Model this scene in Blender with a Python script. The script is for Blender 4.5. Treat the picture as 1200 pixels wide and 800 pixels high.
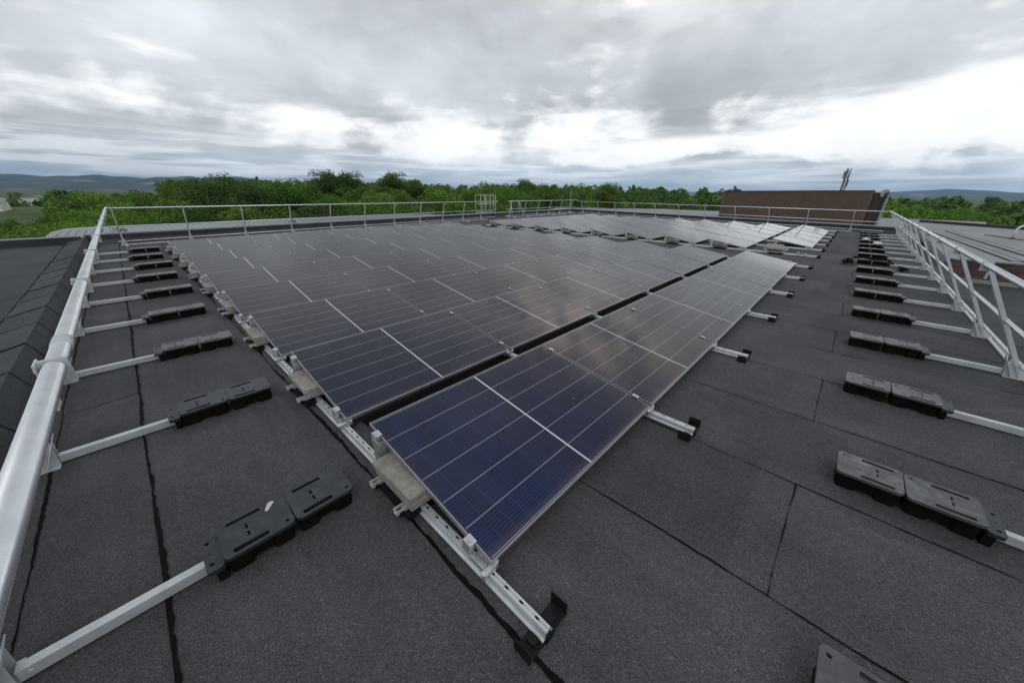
import bpy, bmesh, math, random
import numpy as np
from mathutils import Vector, Matrix
PI = math.pi
R = math.radians
random.seed(7)
for o in list(bpy.data.objects):
    bpy.data.objects.remove(o)
S = bpy.context.scene
C = S.collection

# ------------------------------------------------------------------ camera
cam_d = bpy.data.cameras.new('camera')
cam = bpy.data.objects.new('camera', cam_d)
C.objects.link(cam)
FW = Vector((0.67145397, 0.62695659, -0.39506329))
RT = Vector((0.68540033, -0.72810543, 0.00942703))
UP = Vector((0.28173739, 0.27710633, 0.91860553))
EYE = 1.6246
cam.matrix_world = Matrix(((RT.x, UP.x, -FW.x, 0), (RT.y, UP.y, -FW.y, 0), (RT.z, UP.z, -FW.z, EYE), (0, 0, 0, 1)))
cam_d.sensor_width = 36
cam_d.lens = 36 * 404.054 / 1200
cam_d.clip_start = 0.05
cam_d.clip_end = 40000
S.camera = cam

# ------------------------------------------------------------------ world, sun, exposure
SUN_EL, SUN_AZ = R(52), R(-140)
W = bpy.data.worlds.new('World')
S.world = W
W.use_nodes = True
NT = W.node_tree
NT.nodes.clear()


class NG:
    """small helper for writing node graphs"""
    def __init__(s, nt):
        s.nt = nt

    def n(s, t, **k):
        nd = s.nt.nodes.new(t)
        for a, b in k.items():
            setattr(nd, a, b)
        return nd

    def put(s, sock, v):
        if isinstance(v, bpy.types.NodeSocket):
            s.nt.links.new(v, sock)
        elif v is not None:
            sock.default_value = v

    def m(s, op, a, b=None, c=None, clamp=False):
        nd = s.n('ShaderNodeMath', operation=op, use_clamp=clamp)
        s.put(nd.inputs[0], a)
        s.put(nd.inputs[1], b)
        s.put(nd.inputs[2], c)
        return nd.outputs[0]

    def noise(s, vec, scale, detail=4, rough=.55, dist=0, out=0, dim='3D'):
        nd = s.n('ShaderNodeTexNoise', noise_dimensions=dim)
        s.put(nd.inputs['Vector'], vec)
        s.put(nd.inputs['Scale'], scale)
        s.put(nd.inputs['Detail'], detail)
        s.put(nd.inputs['Roughness'], rough)
        s.put(nd.inputs['Distortion'], dist)
        return nd.outputs[out]

    def ramp(s, v, lo, hi, a=0., b=1., smooth=True):
        nd = s.n('ShaderNodeMapRange', interpolation_type='SMOOTHSTEP' if smooth else 'LINEAR')
        s.put(nd.inputs[0], v)
        for i, q in zip((1, 2, 3, 4), (lo, hi, a, b)):
            s.put(nd.inputs[i], q)
        return nd.outputs[0]

    def mix(s, f, a, b, mode='MIX'):
        nd = s.n('ShaderNodeMix', data_type='RGBA', blend_type=mode)
        s.put(nd.inputs[0], f)
        s.put(nd.inputs[6], a if isinstance(a, bpy.types.NodeSocket) else (*a, 1))
        s.put(nd.inputs[7], b if isinstance(b, bpy.types.NodeSocket) else (*b, 1))
        return nd.outputs[2]


def build_sky():
    g = NG(NT)
    tc = g.n('ShaderNodeTexCoord').outputs['Generated']
    nrm = g.n('ShaderNodeVectorMath', operation='NORMALIZE')
    g.put(nrm.inputs[0], tc)
    sep = g.n('ShaderNodeSeparateXYZ')
    g.put(sep.inputs[0], nrm.outputs[0])
    x, y, z = sep.outputs
    el = g.m('MULTIPLY', g.m('ARCSINE', z), 180 / PI)
    az = g.m('MULTIPLY', g.m('ARCTAN2', y, x), 180 / PI)
    zz = g.m('ADD', g.m('MAXIMUM', z, 0.0), 0.22)
    comb = g.n('ShaderNodeCombineXYZ')
    g.put(comb.inputs[0], g.m('DIVIDE', x, zz))
    g.put(comb.inputs[1], g.m('DIVIDE', y, zz))
    P = comb.outputs[0]
    mpa = g.n('ShaderNodeMapping')
    mpa.inputs['Scale'].default_value = (1, 1, 1.7)
    mpa.inputs['Location'].default_value = (.37, 1.9, .45)
    g.put(mpa.inputs[0], nrm.outputs[0])
    n1 = g.noise(mpa.outputs[0], 2.3, 6, .5, .15)
    n2 = g.noise(mpa.outputs[0], 7.5, 8, .55, .1)
    n3 = g.noise(P, .35, 2, .5)
    mpq = g.n('ShaderNodeMapping')
    mpq.inputs['Scale'].default_value = (1, 1, 2.1)
    g.put(mpq.inputs[0], nrm.outputs[0])
    n4 = g.noise(mpq.outputs[0], 4.2, 9, .55, .25)
    mpr = g.n('ShaderNodeMapping')
    mpr.inputs['Scale'].default_value = (1, 1, 5.0)
    g.put(mpr.inputs[0], nrm.outputs[0])
    n5 = g.noise(mpr.outputs[0], 6.0, 8, .55, .2)
    # the cloud base breaks up low down: brighter towards the right of the view
    T = g.ramp(az, -14, 24, 10.8, 5.2)
    wel = g.m('ADD', el, g.m('MULTIPLY', g.m('SUBTRACT', n4, .5), 10))
    mR = g.m('MULTIPLY', g.ramp(wel, g.ramp(az, 4, 30, 1.2, 2.6), g.ramp(az, 4, 30, 4.6, 6.4)), g.ramp(wel, g.m('ADD', T, 2.0), g.m('SUBTRACT', T, 1.4)))
    mR = g.m('MULTIPLY', mR, g.ramp(az, 50, 26))
    q = g.m('DIVIDE', g.m('SUBTRACT', el, 7.6), 4.2)
    mL = g.m('EXPONENT', g.m('MULTIPLY', g.m('MULTIPLY', q, q), -1))
    q2 = g.m('DIVIDE', g.m('SUBTRACT', az, 45), 26)
    mL = g.m('MULTIPLY', mL, g.m('ADD', .10, g.m('MULTIPLY', g.m('EXPONENT', g.m('MULTIPLY', g.m('MULTIPLY', q2, q2), -1)), .085)))
    nn = g.m('ADD', g.m('MULTIPLY', n4, .72), g.m('MULTIPLY', n5, .28))
    br = g.ramp(g.m('ADD', g.m('ADD', nn, mL), g.m('MULTIPLY', mR, .21)), .57, .74)
    br = g.m('MAXIMUM', br, g.m('MULTIPLY', g.ramp(n5, .54, .66), g.ramp(el, 8, 2, 0., .6)))
    br = g.m('MULTIPLY', br, g.ramp(el, 1.0, 4.5, .45, 1.))
    br = g.m('MULTIPLY', br, g.ramp(el, 26, 16, .25, 1.))
    mpt = g.n('ShaderNodeMapping')
    mpt.inputs['Scale'].default_value = (1, 1, 15)
    g.put(mpt.inputs[0], nrm.outputs[0])
    n6 = g.noise(mpt.outputs[0], 4.5, 6, .55, .1)
    br = g.m('MAXIMUM', br, g.m('MULTIPLY', g.ramp(n6, .50, .62), g.m('MULTIPLY', g.ramp(el, 8, 3, 0., .48), g.ramp(el, .2, 1.6, .2, 1.))))
    br = g.m('MULTIPLY', br, g.ramp(n2, .30, .52, .80, 1.))
    # grey deck
    deck = g.ramp(n1, .30, .70, .50, .75)
    deck = g.m('MULTIPLY', deck, g.ramp(n2, .3, .7, .93, 1.07))
    deck = g.m('MULTIPLY', deck, g.ramp(n3, .35, .65, .92, 1.08))
    deck = g.m('MULTIPLY', deck, g.ramp(n4, .35, .62, .93, 1.08))
    lowk = g.ramp(el, 15, 6)
    deck = g.m('MULTIPLY', deck, g.m('ADD', 1, g.m('MULTIPLY', lowk, g.ramp(n5, .35, .65, -.09, .10))))
    deck = g.m('MULTIPLY', deck, g.ramp(el, 8, 20, .95, 1.10))
    deck = g.m('MULTIPLY', deck, g.m('ADD', 1, g.m('MULTIPLY', g.ramp(el, 7, 2), g.ramp(az, 50, 10, .12, .28))))
    deck = g.m('MULTIPLY', deck, g.m('ADD', 1, g.m('MULTIPLY', lowk, g.ramp(n6, .35, .65, -.08, .08))))
    hor = g.ramp(el, 6.5, .5)
    cold = g.mix(hor, (.935, .99, 1.03), (.78, .94, 1.08))
    vs = g.n('ShaderNodeVectorMath', operation='SCALE')
    g.put(vs.inputs[0], cold)
    g.put(vs.inputs['Scale'], deck)
    cloud = g.mix(br, vs.outputs[0], (1.14, 1.15, 1.16))
    # thin bright cloud where the sun stands, above the frame
    gx = g.m('DIVIDE', g.m('SUBTRACT', az, 22), 15)
    gy = g.m('DIVIDE', g.m('SUBTRACT', el, 29.5), 6)
    gl = g.m('EXPONENT', g.m('MULTIPLY', g.m('ADD', g.m('MULTIPLY', gx, gx), g.m('MULTIPLY', gy, gy)), -1))
    gl = g.m('MULTIPLY', gl, g.ramp(n2, .38, .60, .05, 1.))
    cloud = g.mix(g.m('MULTIPLY', gl, .9), cloud, (2.3, 1.95, 1.75))
    up = g.ramp(el, 28, 60, 1.0, .74)      # thicker cloud overhead
    v2 = g.n('ShaderNodeVectorMath', operation='SCALE')
    g.put(v2.inputs[0], cloud)
    g.put(v2.inputs['Scale'], g.m('MULTIPLY', up, 10.0))
    sky = g.n('ShaderNodeTexSky', sky_type='NISHITA')
    sky.sun_disc = False
    sky.sun_elevation = SUN_EL
    sky.sun_rotation = PI / 2 - SUN_AZ
    cov = g.ramp(el, -2, .5, .9, .97)
    col = g.mix(cov, sky.outputs[0], v2.outputs[0])
    bg = g.n('ShaderNodeBackground')
    g.put(bg.inputs[0], col)
    bg.inputs[1].default_value = 0.1
    out = g.n('ShaderNodeOutputWorld')
    NT.links.new(bg.outputs[0], out.inputs[0])


build_sky()
sd = bpy.data.lights.new('sun', 'SUN')
sd.energy = 0.5
sd.angle = R(40)
sd.color = (1, .97, .93)
sun = bpy.data.objects.new('sun', sd)
C.objects.link(sun)
sdir = Vector((math.cos(SUN_EL) * math.cos(SUN_AZ), math.cos(SUN_EL) * math.sin(SUN_AZ), math.sin(SUN_EL)))
sun.rotation_euler = (-sdir).to_track_quat('-Z', 'Y').to_euler()
sun.location = (0, 0, 30)

S.render.engine = 'CYCLES'
S.view_settings.view_transform = 'Standard'
S.view_settings.look = 'None'
S.view_settings.exposure = 0.13
S.view_settings.gamma = 1
S.view_settings.use_curve_mapping = False
S.cycles.use_denoising = True
S.cycles.max_bounces = 6
S.cycles.volume_bounces = 0
S.cycles.volume_step_rate = 8
S.cycles.sample_clamp_indirect = 6


# ------------------------------------------------------------------ materials
def mat(name, col, rough=.6, metal=0., fn=None, spec=.5):
    m = bpy.data.materials.new(name)
    m.use_nodes = True
    b = m.node_tree.nodes['Principled BSDF']
    b.inputs['Base Color'].default_value = (*col, 1)
    b.inputs['Roughness'].default_value = rough
    b.inputs['Metallic'].default_value = metal
    b.inputs['Specular IOR Level'].default_value = spec
    if fn:
        fn(NG(m.node_tree), b)
    return m


def objco(g):
    return g.n('ShaderNodeTexCoord').outputs['Object']


def worldco(g):
    return g.n('ShaderNodeNewGeometry').outputs['Position']


def bump(g, b, h, strength=.3, dist=.01):
    nd = g.n('ShaderNodeBump')
    nd.inputs['Strength'].default_value = strength
    nd.inputs['Distance'].default_value = dist
    g.put(nd.inputs['Height'], h)
    g.put(b.inputs['Normal'], nd.outputs[0])


def felt_fn(tint=(1, 1, 1), base=.062, sheets=True):
    def f(g, b):
        w = worldco(g)
        gv = g.n('ShaderNodeTexVoronoi', feature='F1')
        gv.inputs['Scale'].default_value = 330
        g.put(gv.inputs['Vector'], w)
        gs = g.n('ShaderNodeSeparateColor')
        g.put(gs.inputs[0], gv.outputs['Color'])
        gv2 = g.n('ShaderNodeTexVoronoi', feature='F1')
        gv2.inputs['Scale'].default_value = 190
        g.put(gv2.inputs['Vector'], w)
        gs2 = g.n('ShaderNodeSeparateColor')
        g.put(gs2.inputs[0], gv2.outputs['Color'])
        grain = g.m('ADD', g.m('MULTIPLY', g.m('POWER', gs.outputs[0], 2.2), .72), g.m('MULTIPLY', gs2.outputs[1], .28))
        mid = g.noise(w, 38, 4, .6)
        big = g.noise(w, 1.3, 5, .6)
        huge = g.noise(w, .25, 3, .5)
        v = g.ramp(grain, .0, .95, .55, 2.1, False)
        v = g.m('ADD', v, g.m('MULTIPLY', g.m('GREATER_THAN', gs2.outputs[2], .975), .8))
        v = g.m('MULTIPLY', v, g.ramp(mid, .3, .7, .92, 1.08))
        v = g.m('MULTIPLY', v, g.ramp(big, .3, .7, .82, 1.16))
        v = g.m('MULTIPLY', v, g.ramp(huge, .3, .7, .9, 1.1))
        if sheets:
            sp = g.n('ShaderNodeSeparateXYZ')
            g.put(sp.inputs[0], w)
            idx = g.m('FLOOR', g.m('DIVIDE', g.m('ADD', sp.outputs[0], .305), .905))
            blk = g.m('FLOOR', g.m('DIVIDE', g.m('ADD', sp.outputs[1], g.m('MULTIPLY', g.m('MODULO', idx, 2), 3.1)), 6.2))
            wn = g.n('ShaderNodeTexWhiteNoise', noise_dimensions='2D')
            cb = g.n('ShaderNodeCombineXYZ')
            g.put(cb.inputs[0], idx)
            g.put(cb.inputs[1], blk)
            g.put(wn.inputs[0], cb.outputs[0])
            v = g.m('MULTIPLY', v, g.m('ADD', g.m('MULTIPLY', wn.outputs[0], .24), .88))
            # long roller streaks in the direction of the sheets
            mp = g.n('ShaderNodeMapping')
            mp.inputs['Scale'].default_value = (9, .5, 1)
            g.put(mp.inputs[0], w)
            v = g.m('MULTIPLY', v, g.ramp(g.noise(mp.outputs[0], 1, 4, .6), .3, .7, .93, 1.07))
        # pale grit and droppings
        vor = g.n('ShaderNodeTexVoronoi', feature='F1')
        vor.inputs['Scale'].default_value = 9
        g.put(vor.inputs['Vector'], w)
        sp1 = g.m('LESS_THAN', g.m('ADD', vor.outputs['Distance'], g.m('MULTIPLY', g.noise(w, 3, 2), .12)), .083)
        vc = g.m('GREATER_THAN', g.noise(w, .9, 2), .47)
        spk = g.m('MULTIPLY', g.m('MULTIPLY', sp1, vc), .75)
        stain = g.m('MULTIPLY', g.ramp(g.noise(w, 2.2, 6, .65, .6), .60, .74), .30)
        # dried puddle rims and dragged scuffs
        pn = g.noise(w, .55, 4, .5, .4)
        rim = g.m('SUBTRACT', 1, g.ramp(g.m('ABSOLUTE', g.m('SUBTRACT', pn, .585)), .0, .012))
        v = g.m('MULTIPLY', v, g.m('ADD', 1, g.m('MULTIPLY', rim, .12)))
        v = g.m('MULTIPLY', v, g.ramp(pn, .57, .62, 1.0, .86))
        ms_ = g.n('ShaderNodeMapping')
        ms_.inputs['Rotation'].default_value = (0, 0, .9)
        ms_.inputs['Scale'].default_value = (2.2, 26, 1)
        g.put(ms_.inputs[0], w)
        sc_ = g.m('MULTIPLY', g.ramp(g.noise(ms_.outputs[0], 1.3, 4, .6), .68, .74), g.ramp(g.noise(w, .8, 2), .5, .6))
        v = g.m('MULTIPLY', v, g.m('ADD', 1, g.m('MULTIPLY', sc_, .55)))
        c0 = g.n('ShaderNodeVectorMath', operation='SCALE')
        c0.inputs[0].default_value = (base * tint[0], base * tint[1], base * tint[2])
        g.put(c0.inputs['Scale'], v)
        c1 = g.mix(stain, c0.outputs[0], (base * .55, base * .55, base * .58))
        c2 = g.mix(spk, c1, (.30, .29, .27))
        g.put(b.inputs['Base Color'], c2)
        hh = g.m('ADD', g.m('MULTIPLY', grain, .5), g.m('MULTIPLY', mid, .4))
        hh = g.m('ADD', hh, g.m('MULTIPLY', big, 2.0))
        bump(g, b, hh, .6, .006)
    return f


def metal_fn(c0, c1, scale=30, r0=.3, r1=.5, bs=.03):
    def f(g, b):
        w = objco(g)
        n = g.noise(w, scale, 5, .65)
        v = g.n('ShaderNodeTexVoronoi', feature='F1')
        v.inputs['Scale'].default_value = 90
        g.put(v.inputs['Vector'], w)
        sp = g.n('ShaderNodeSeparateColor')
        g.put(sp.inputs[0], v.outputs['Color'])
        k = g.m('ADD', g.m('MULTIPLY', g.ramp(n, .3, .7), .85), g.m('MULTIPLY', sp.outputs[0], .15))
        g.put(b.inputs['Base Color'], g.mix(k, c0, c1))
        g.put(b.inputs['Roughness'], g.ramp(g.noise(w, scale * .4, 3, .5), .3, .7, r0, r1))
        bump(g, b, n, bs, .001)
    return f


def panel_fn(g, b):
    uv = g.n('ShaderNodeUVMap').outputs[0]
    sp = g.n('ShaderNodeSeparateXYZ')
    g.put(sp.inputs[0], uv)
    s, t = sp.outputs[0], sp.outputs[1]

    def lines(v, off, pitch, width):
        q = g.m('FRACT', g.m('ADD', g.m('DIVIDE', g.m('SUBTRACT', v, off), pitch), .5))
        return g.m('LESS_THAN', g.m('ABSOLUTE', g.m('SUBTRACT', q, .5)), width / pitch / 2)
    colgap = lines(t, .0165, .1835, .0042)
    rowgap = lines(s, .865, .0938, .0022)
    bus = lines(t, .0165 + .009, .01835, .0011)
    mid = g.m('LESS_THAN', g.m('ABSOLUTE', g.m('SUBTRACT', s, .865)), .0065)
    e1 = g.m('LESS_THAN', s, .014)
    e2 = g.m('GREATER_THAN', s, 1.716)
    e3 = g.m('LESS_THAN', t, .014)
    e4 = g.m('GREATER_THAN', t, 1.120)
    edge = g.m('MAXIMUM', g.m('MAXIMUM', e1, e2), g.m('MAXIMUM', e3, e4))
    oi = g.n('ShaderNodeObjectInfo')
    w = worldco(g)
    lw = g.n('ShaderNodeLayerWeight')
    lw.inputs['Blend'].default_value = .5
    # the anti-reflective film is blue seen squarely and brown-black seen at a slant
    cell = g.mix(g.ramp(lw.outputs['Facing'], .10, .74), (.0030, .0115, .056), (.012, .0105, .0150))
    # individual cell tone
    cb = g.n('ShaderNodeCombineXYZ')
    g.put(cb.inputs[0], g.m('FLOOR', g.m('DIVIDE', s, .0935)))
    g.put(cb.inputs[1], g.m('FLOOR', g.m('DIVIDE', g.m('SUBTRACT', t, .0165), .1835)))
    g.put(cb.inputs[2], g.m('MULTIPLY', oi.outputs['Random'], 50))
    wn = g.n('ShaderNodeTexWhiteNoise')
    g.put(wn.inputs[0], cb.outputs[0])
    vv = g.n('ShaderNodeVectorMath', operation='SCALE')
    g.put(vv.inputs[0], cell)
    g.put(vv.inputs['Scale'], g.m('ADD', g.m('MULTIPLY', wn.outputs[0], .35), g.m('ADD', .62, g.m('MULTIPLY', oi.outputs['Random'], .4))))
    c = g.mix(g.m('MULTIPLY', bus, .16), vv.outputs[0], (.30, .34, .45))
    c = g.mix(g.m('MULTIPLY', rowgap, .20), c, (.10, .13, .22))
    c = g.mix(g.m('MULTIPLY', colgap, .75), c, (.34, .36, .42))
    c = g.mix(g.m('MULTIPLY', mid, .95), c, (.60, .61, .66))
    c = g.mix(g.m('MULTIPLY', edge, .9), c, (.03, .03, .04))
    # dust film and dried drops
    dust = g.ramp(g.noise(w, 2.4, 6, .65), .35, .75, .010, .038)
    lowedge = g.ramp(t, .07, .012, 0, .10)
    c = g.mix(g.m('ADD', dust, lowedge), c, (.32, .27, .24))
    vor = g.n('ShaderNodeTexVoronoi', feature='F1')
    vor.inputs['Scale'].default_value = 13
    g.put(vor.inputs['Vector'], w)
    dr = g.m('LESS_THAN', g.m('ADD', vor.outputs['Distance'], g.m('MULTIPLY', g.noise(w, 7, 2), .25)), .155)
    c = g.mix(g.m('MULTIPLY', g.m('MULTIPLY', dr, g.ramp(g.noise(w, 1.1, 2), .42, .58)), .30), c, (.5, .5, .5))
    g.put(b.inputs['Base Color'], c)
    ro = g.ramp(g.noise(w, 3.1, 6, .65), .3, .75, .05, .12)
    g.put(b.inputs['Roughness'], ro)
    b.inputs['IOR'].default_value = 1.38
    b.inputs['Specular Tint'].default_value = (1, .91, .86, 1)


def concrete_fn(g, b):
    w = worldco(g)
    n = g.noise(w, 22, 6, .7)
    n2 = g.noise(w, 4, 4, .6)
    c = g.mix(g.ramp(n, .3, .7), (.20, .19, .17), (.33, .312, .278))
    c = g.mix(g.m('MULTIPLY', g.ramp(n2, .45, .75), .45), c, (.13, .125, .11))
    g.put(b.inputs['Base Color'], c)
    bump(g, b, n, .5, .004)


def plastic_fn(g, b, dust=.05):
    w = worldco(g)
    oi = g.n('ShaderNodeObjectInfo')
    n = g.noise(w, 14, 6, .7)
    n2 = g.noise(w, 90, 3, .6)
    k = g.m('MULTIPLY', g.ramp(n, .40, .75), g.m('ADD', dust, g.m('MULTIPLY', oi.outputs['Random'], dust * 2)))
    nz = g.n('ShaderNodeSeparateXYZ')
    g.put(nz.inputs[0], g.n('ShaderNodeNewGeometry').outputs['Normal'])
    k = g.m('MULTIPLY', k, g.ramp(nz.outputs[2], .3, .9))   # dust settles on upward faces
    c = g.mix(k, (.020, .024, .029) if dust < .1 else (.066, .067, .070), (.24, .24, .235) if dust < .1 else (.28, .28, .275))
    g.put(b.inputs['Base Color'], c)
    g.put(b.inputs['Roughness'], g.ramp(n2, .3, .7, .33, .50))
    bump(g, b, n2, .2, .002)


def leaf_fn(c0, c1, c2):
    def f(g, b):
        oi = g.n('ShaderNodeObjectInfo')
        w = worldco(g)
        gn = g.n('ShaderNodeNewGeometry').outputs['Random Per Island']
        c = g.mix(g.m('MULTIPLY', gn, .8), c0, c1)
        c = g.mix(g.ramp(g.noise(w, .22, 3, .6), .42, .68, 0, .75), c, c2)
        hs = g.n('ShaderNodeHueSaturation')
        g.put(hs.inputs['Hue'], g.m('ADD', .485, g.m('MULTIPLY', oi.outputs['Random'], .035)))
        hs.inputs['Saturation'].default_value = 1.0
        g.put(hs.inputs['Value'], g.m('ADD', .60, g.m('MULTIPLY', g.m('FRACT', g.m('MULTIPLY', oi.outputs['Random'], 7.3)), .62)))
        g.put(hs.inputs['Color'], c)
        g.put(b.inputs['Base Color'], hs.outputs[0])
        tr = g.n('ShaderNodeBsdfTranslucent')
        g.put(tr.inputs[0], hs.outputs[0])
        mx = g.n('ShaderNodeMixShader')
        mx.inputs[0].default_value = .30
        g.put(mx.inputs[1], b.outputs[0])
        g.put(mx.inputs[2], tr.outputs[0])
        out = [n for n in g.nt.nodes if n.type == 'OUTPUT_MATERIAL'][0]
        g.put(out.inputs[0], mx.outputs[0])
    return f


def ground_fn(g, b):
    w = worldco(g)
    n = g.noise(w, .02, 5, .6)
    n2 = g.noise(w, .6, 6, .7)
    vor = g.n('ShaderNodeTexVoronoi', feature='F1')
    vor.inputs['Scale'].default_value = .0045
    g.put(vor.inputs['Vector'], w)
    sp = g.n('ShaderNodeSeparateColor')
    g.put(sp.inputs[0], vor.outputs['Color'])
    c = g.mix(g.ramp(n, .35, .65), (.045, .075, .022), (.09, .13, .035))
    c = g.mix(g.m('MULTIPLY', g.ramp(sp.outputs[0], .3, .8), .6), c, (.13, .15, .06))
    c = g.mix(g.ramp(n2, .4, .7, 0, .5), c, (.035, .055, .018))
    g.put(b.inputs['Base Color'], c)


def hill_fn(g, b):
    w = worldco(g)
    vor = g.n('ShaderNodeTexVoronoi', feature='F1')
    vor.inputs['Scale'].default_value = .0042
    g.put(vor.inputs['Vector'], w)
    sp = g.n('ShaderNodeSeparateColor')
    g.put(sp.inputs[0], vor.outputs['Color'])
    c = g.mix(g.ramp(sp.outputs[0], .25, .8), (.02, .035, .02), (.07, .09, .05))
    c = g.mix(g.ramp(sp.outputs[1], .86, .92), c, (.20, .20, .14))
    c = g.mix(g.ramp(g.noise(w, .006, 5, .7), .48, .56), c, (.02, .034, .02))
    g.put(b.inputs['Base Color'], c)


def brick_fn(g, b):
    w = worldco(g)
    sp = g.n('ShaderNodeSeparateXYZ')
    g.put(sp.inputs[0], w)
    cb = g.n('ShaderNodeCombineXYZ')
    g.put(cb.inputs[0], g.m('ADD', sp.outputs[0], sp.outputs[1]))
    g.put(cb.inputs[1], sp.outputs[2])
    bt = g.n('ShaderNodeTexBrick')
    g.put(bt.inputs[0], cb.outputs[0])
    bt.inputs['Scale'].default_value = 1
    bt.inputs['Brick Width'].default_value = .225
    bt.inputs['Row Height'].default_value = .075
    bt.inputs['Mortar Size'].default_value = .006
    bt.inputs['Color1'].default_value = (.16, .075, .06, 1)
    bt.inputs['Color2'].default_value = (.07, .04, .036, 1)
    bt.inputs['Mortar'].default_value = (.09, .065, .055, 1)
    n = g.noise(w, 2.5, 5, .7)
    c = g.mix(g.m('MULTIPLY', g.ramp(n, .5, .62), .6), bt.outputs[0], (.03, .026, .022))
    g.put(b.inputs['Base Color'], c)


def mottled(c0, c1, scale=3., det=6, bmp=0.):
    def f(g, b):
        w = worldco(g)
        n = g.noise(w, scale, det, .65)
        n2 = g.noise(w, scale * 11, 4, .65)
        k = g.m('ADD', g.m('MULTIPLY', g.ramp(n, .3, .7), .7), g.m('MULTIPLY', g.ramp(n2, .3, .7), .3))
        g.put(b.inputs['Base Color'], g.mix(k, c0, c1))
        if bmp:
            bump(g, b, n2, bmp, .006)
    return f


M = {}
M['felt'] = mat('mineral_felt', (.05, .05, .055), .88, fn=felt_fn((1., 1.0, 1.07), .058), spec=.3)
M['felt_old'] = mat('kerb_felt', (.05, .055, .06), .85, fn=felt_fn((.92, 1.0, 1.12), .054, False), spec=.3)
M['felt_low'] = mat('lower_roof_felt', (.05, .055, .06), .85, fn=felt_fn((.95, 1.0, 1.08), .054, False), spec=.3)
M['bitumen'] = mat('bitumen', (.003, .003, .0035), .8, fn=mottled((.0015, .0015, .002), (.006, .006, .006), 30), spec=.12)
M['alu'] = mat('anodised_aluminium', (.6, .6, .62), .35, .7, metal_fn((.52, .53, .55), (.68, .69, .70), 20, .3, .45))
M['frame'] = mat('anodised_frame', (.4, .4, .42), .35, .7, metal_fn((.34, .34, .36), (.42, .42, .44), 8, .28, .36))
M['galv'] = mat('galvanised_steel', (.5, .52, .54), .4, .38, metal_fn((.50, .52, .535), (.64, .66, .675), 9, .32, .5))
M['tube'] = mat('galvanised_tube', (.5, .52, .54), .33, .85, metal_fn((.64, .66, .68), (.78, .80, .82), 5, .20, .33))
M['steel_dull'] = mat('dull_galvanised_steel', (.4, .42, .43), .5, .4, metal_fn((.33, .36, .37), (.46, .49, .50), 12, .45, .6))
M['cell'] = mat('solar_glass', (.01, .012, .04), .1, fn=panel_fn)
M['back'] = mat('backsheet', (.03, .03, .03), .6)
M['plastic'] = mat('black_recycled_plastic', (.02, .022, .025), .5, fn=plastic_fn)
M['plastic_dusty'] = mat('dusty_recycled_plastic', (.08, .08, .08), .5, fn=lambda g, b: plastic_fn(g, b, .22))
M['rubber'] = mat('black_rubber', (.004, .004, .004), .9, fn=mottled((.002, .002, .002), (.007, .007, .007), 12), spec=.15)
M['bracket'] = mat('black_bracket', (.006, .006, .007), .6, fn=mottled((.003, .003, .0035), (.012, .012, .012), 20), spec=.25)
M['concrete'] = mat('paving_concrete', (.2, .19, .16), .9, fn=concrete_fn)
M['brown'] = mat('brown_cladding', (.07, .035, .024), .5, fn=mottled((.112, .072, .049), (.145, .094, .064), .7))
M['shadedpanel'] = mat('shaded_brown_cladding', (.026, .016, .011), .7, spec=.2)  # brown cladding with the turned end's shade put into its colour
M['brick'] = mat('red_brick', (.12, .05, .04), .9, fn=brick_fn)
M['stone'] = mat('pale_coping', (.3, .3, .27), .85, fn=mottled((.17, .17, .15), (.36, .35, .31), 3))
M['greyroof'] = mat('grey_membrane', (.2, .2, .2), .8, fn=mottled((.19, .195, .20), (.29, .295, .30), .35, 7))
M['whiteroof'] = mat('pale_metal_roof', (.3, .32, .34), .6, .1, fn=mottled((.25, .27, .29), (.33, .35, .37), .3, 6))
M['trim'] = mat('grey_trim', (.20, .22, .24), .5, .3, fn=mottled((.15, .17, .19), (.26, .28, .3), 1.5))
M['darktrim'] = mat('dark_trim', (.02, .024, .03), .6, fn=mottled((.014, .017, .021), (.032, .036, .042), 1.2))
M['white'] = mat('white_paint', (.7, .7, .68), .5, fn=mottled((.55, .56, .56), (.75, .75, .74), 2))
M['mast'] = mat('dark_mast_steel', (.12, .13, .14), .6, .2)
M['greenish'] = mat('weathered_pale_steel', (.42, .46, .42), .5, .3, fn=mottled((.36, .41, .37), (.5, .54, .48), 2))
M['duct'] = mat('silver_duct', (.3, .32, .34), .5, .4, metal_fn((.20, .22, .24), (.36, .38, .40), 3))
M['bark'] = mat('bark', (.08, .06, .045), .9, fn=mottled((.05, .04, .03), (.11, .09, .07), 2))
M['leaf1'] = mat('leaves_mid_green', (.06, .1, .02), .6, fn=leaf_fn((.055, .130, .012), (.140, .265, .026), (.175, .285, .026)), spec=.25)
M['leaf2'] = mat('leaves_dark_green', (.03, .06, .02), .6, fn=leaf_fn((.034, .084, .010), (.100, .190, .022), (.120, .205, .022)), spec=.25)
M['leaf3'] = mat('leaves_yellow_green', (.1, .13, .03), .6, fn=leaf_fn((.078, .165, .014), (.180, .315, .028), (.210, .310, .028)), spec=.25)
M['ground'] = mat('grassland', (.06, .09, .03), .95, fn=ground_fn, spec=.1)
M['hill'] = mat('hill_fields', (.06, .09, .05), .95, fn=hill_fn, spec=.1)
M['tape'] = mat('pale_tape', (.55, .53, .42), .6)
M['bag'] = mat('white_plastic_bag', (.7, .7, .7), .5)
M['wall'] = mat('building_wall', (.2, .18, .16), .9, fn=brick_fn)


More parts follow.
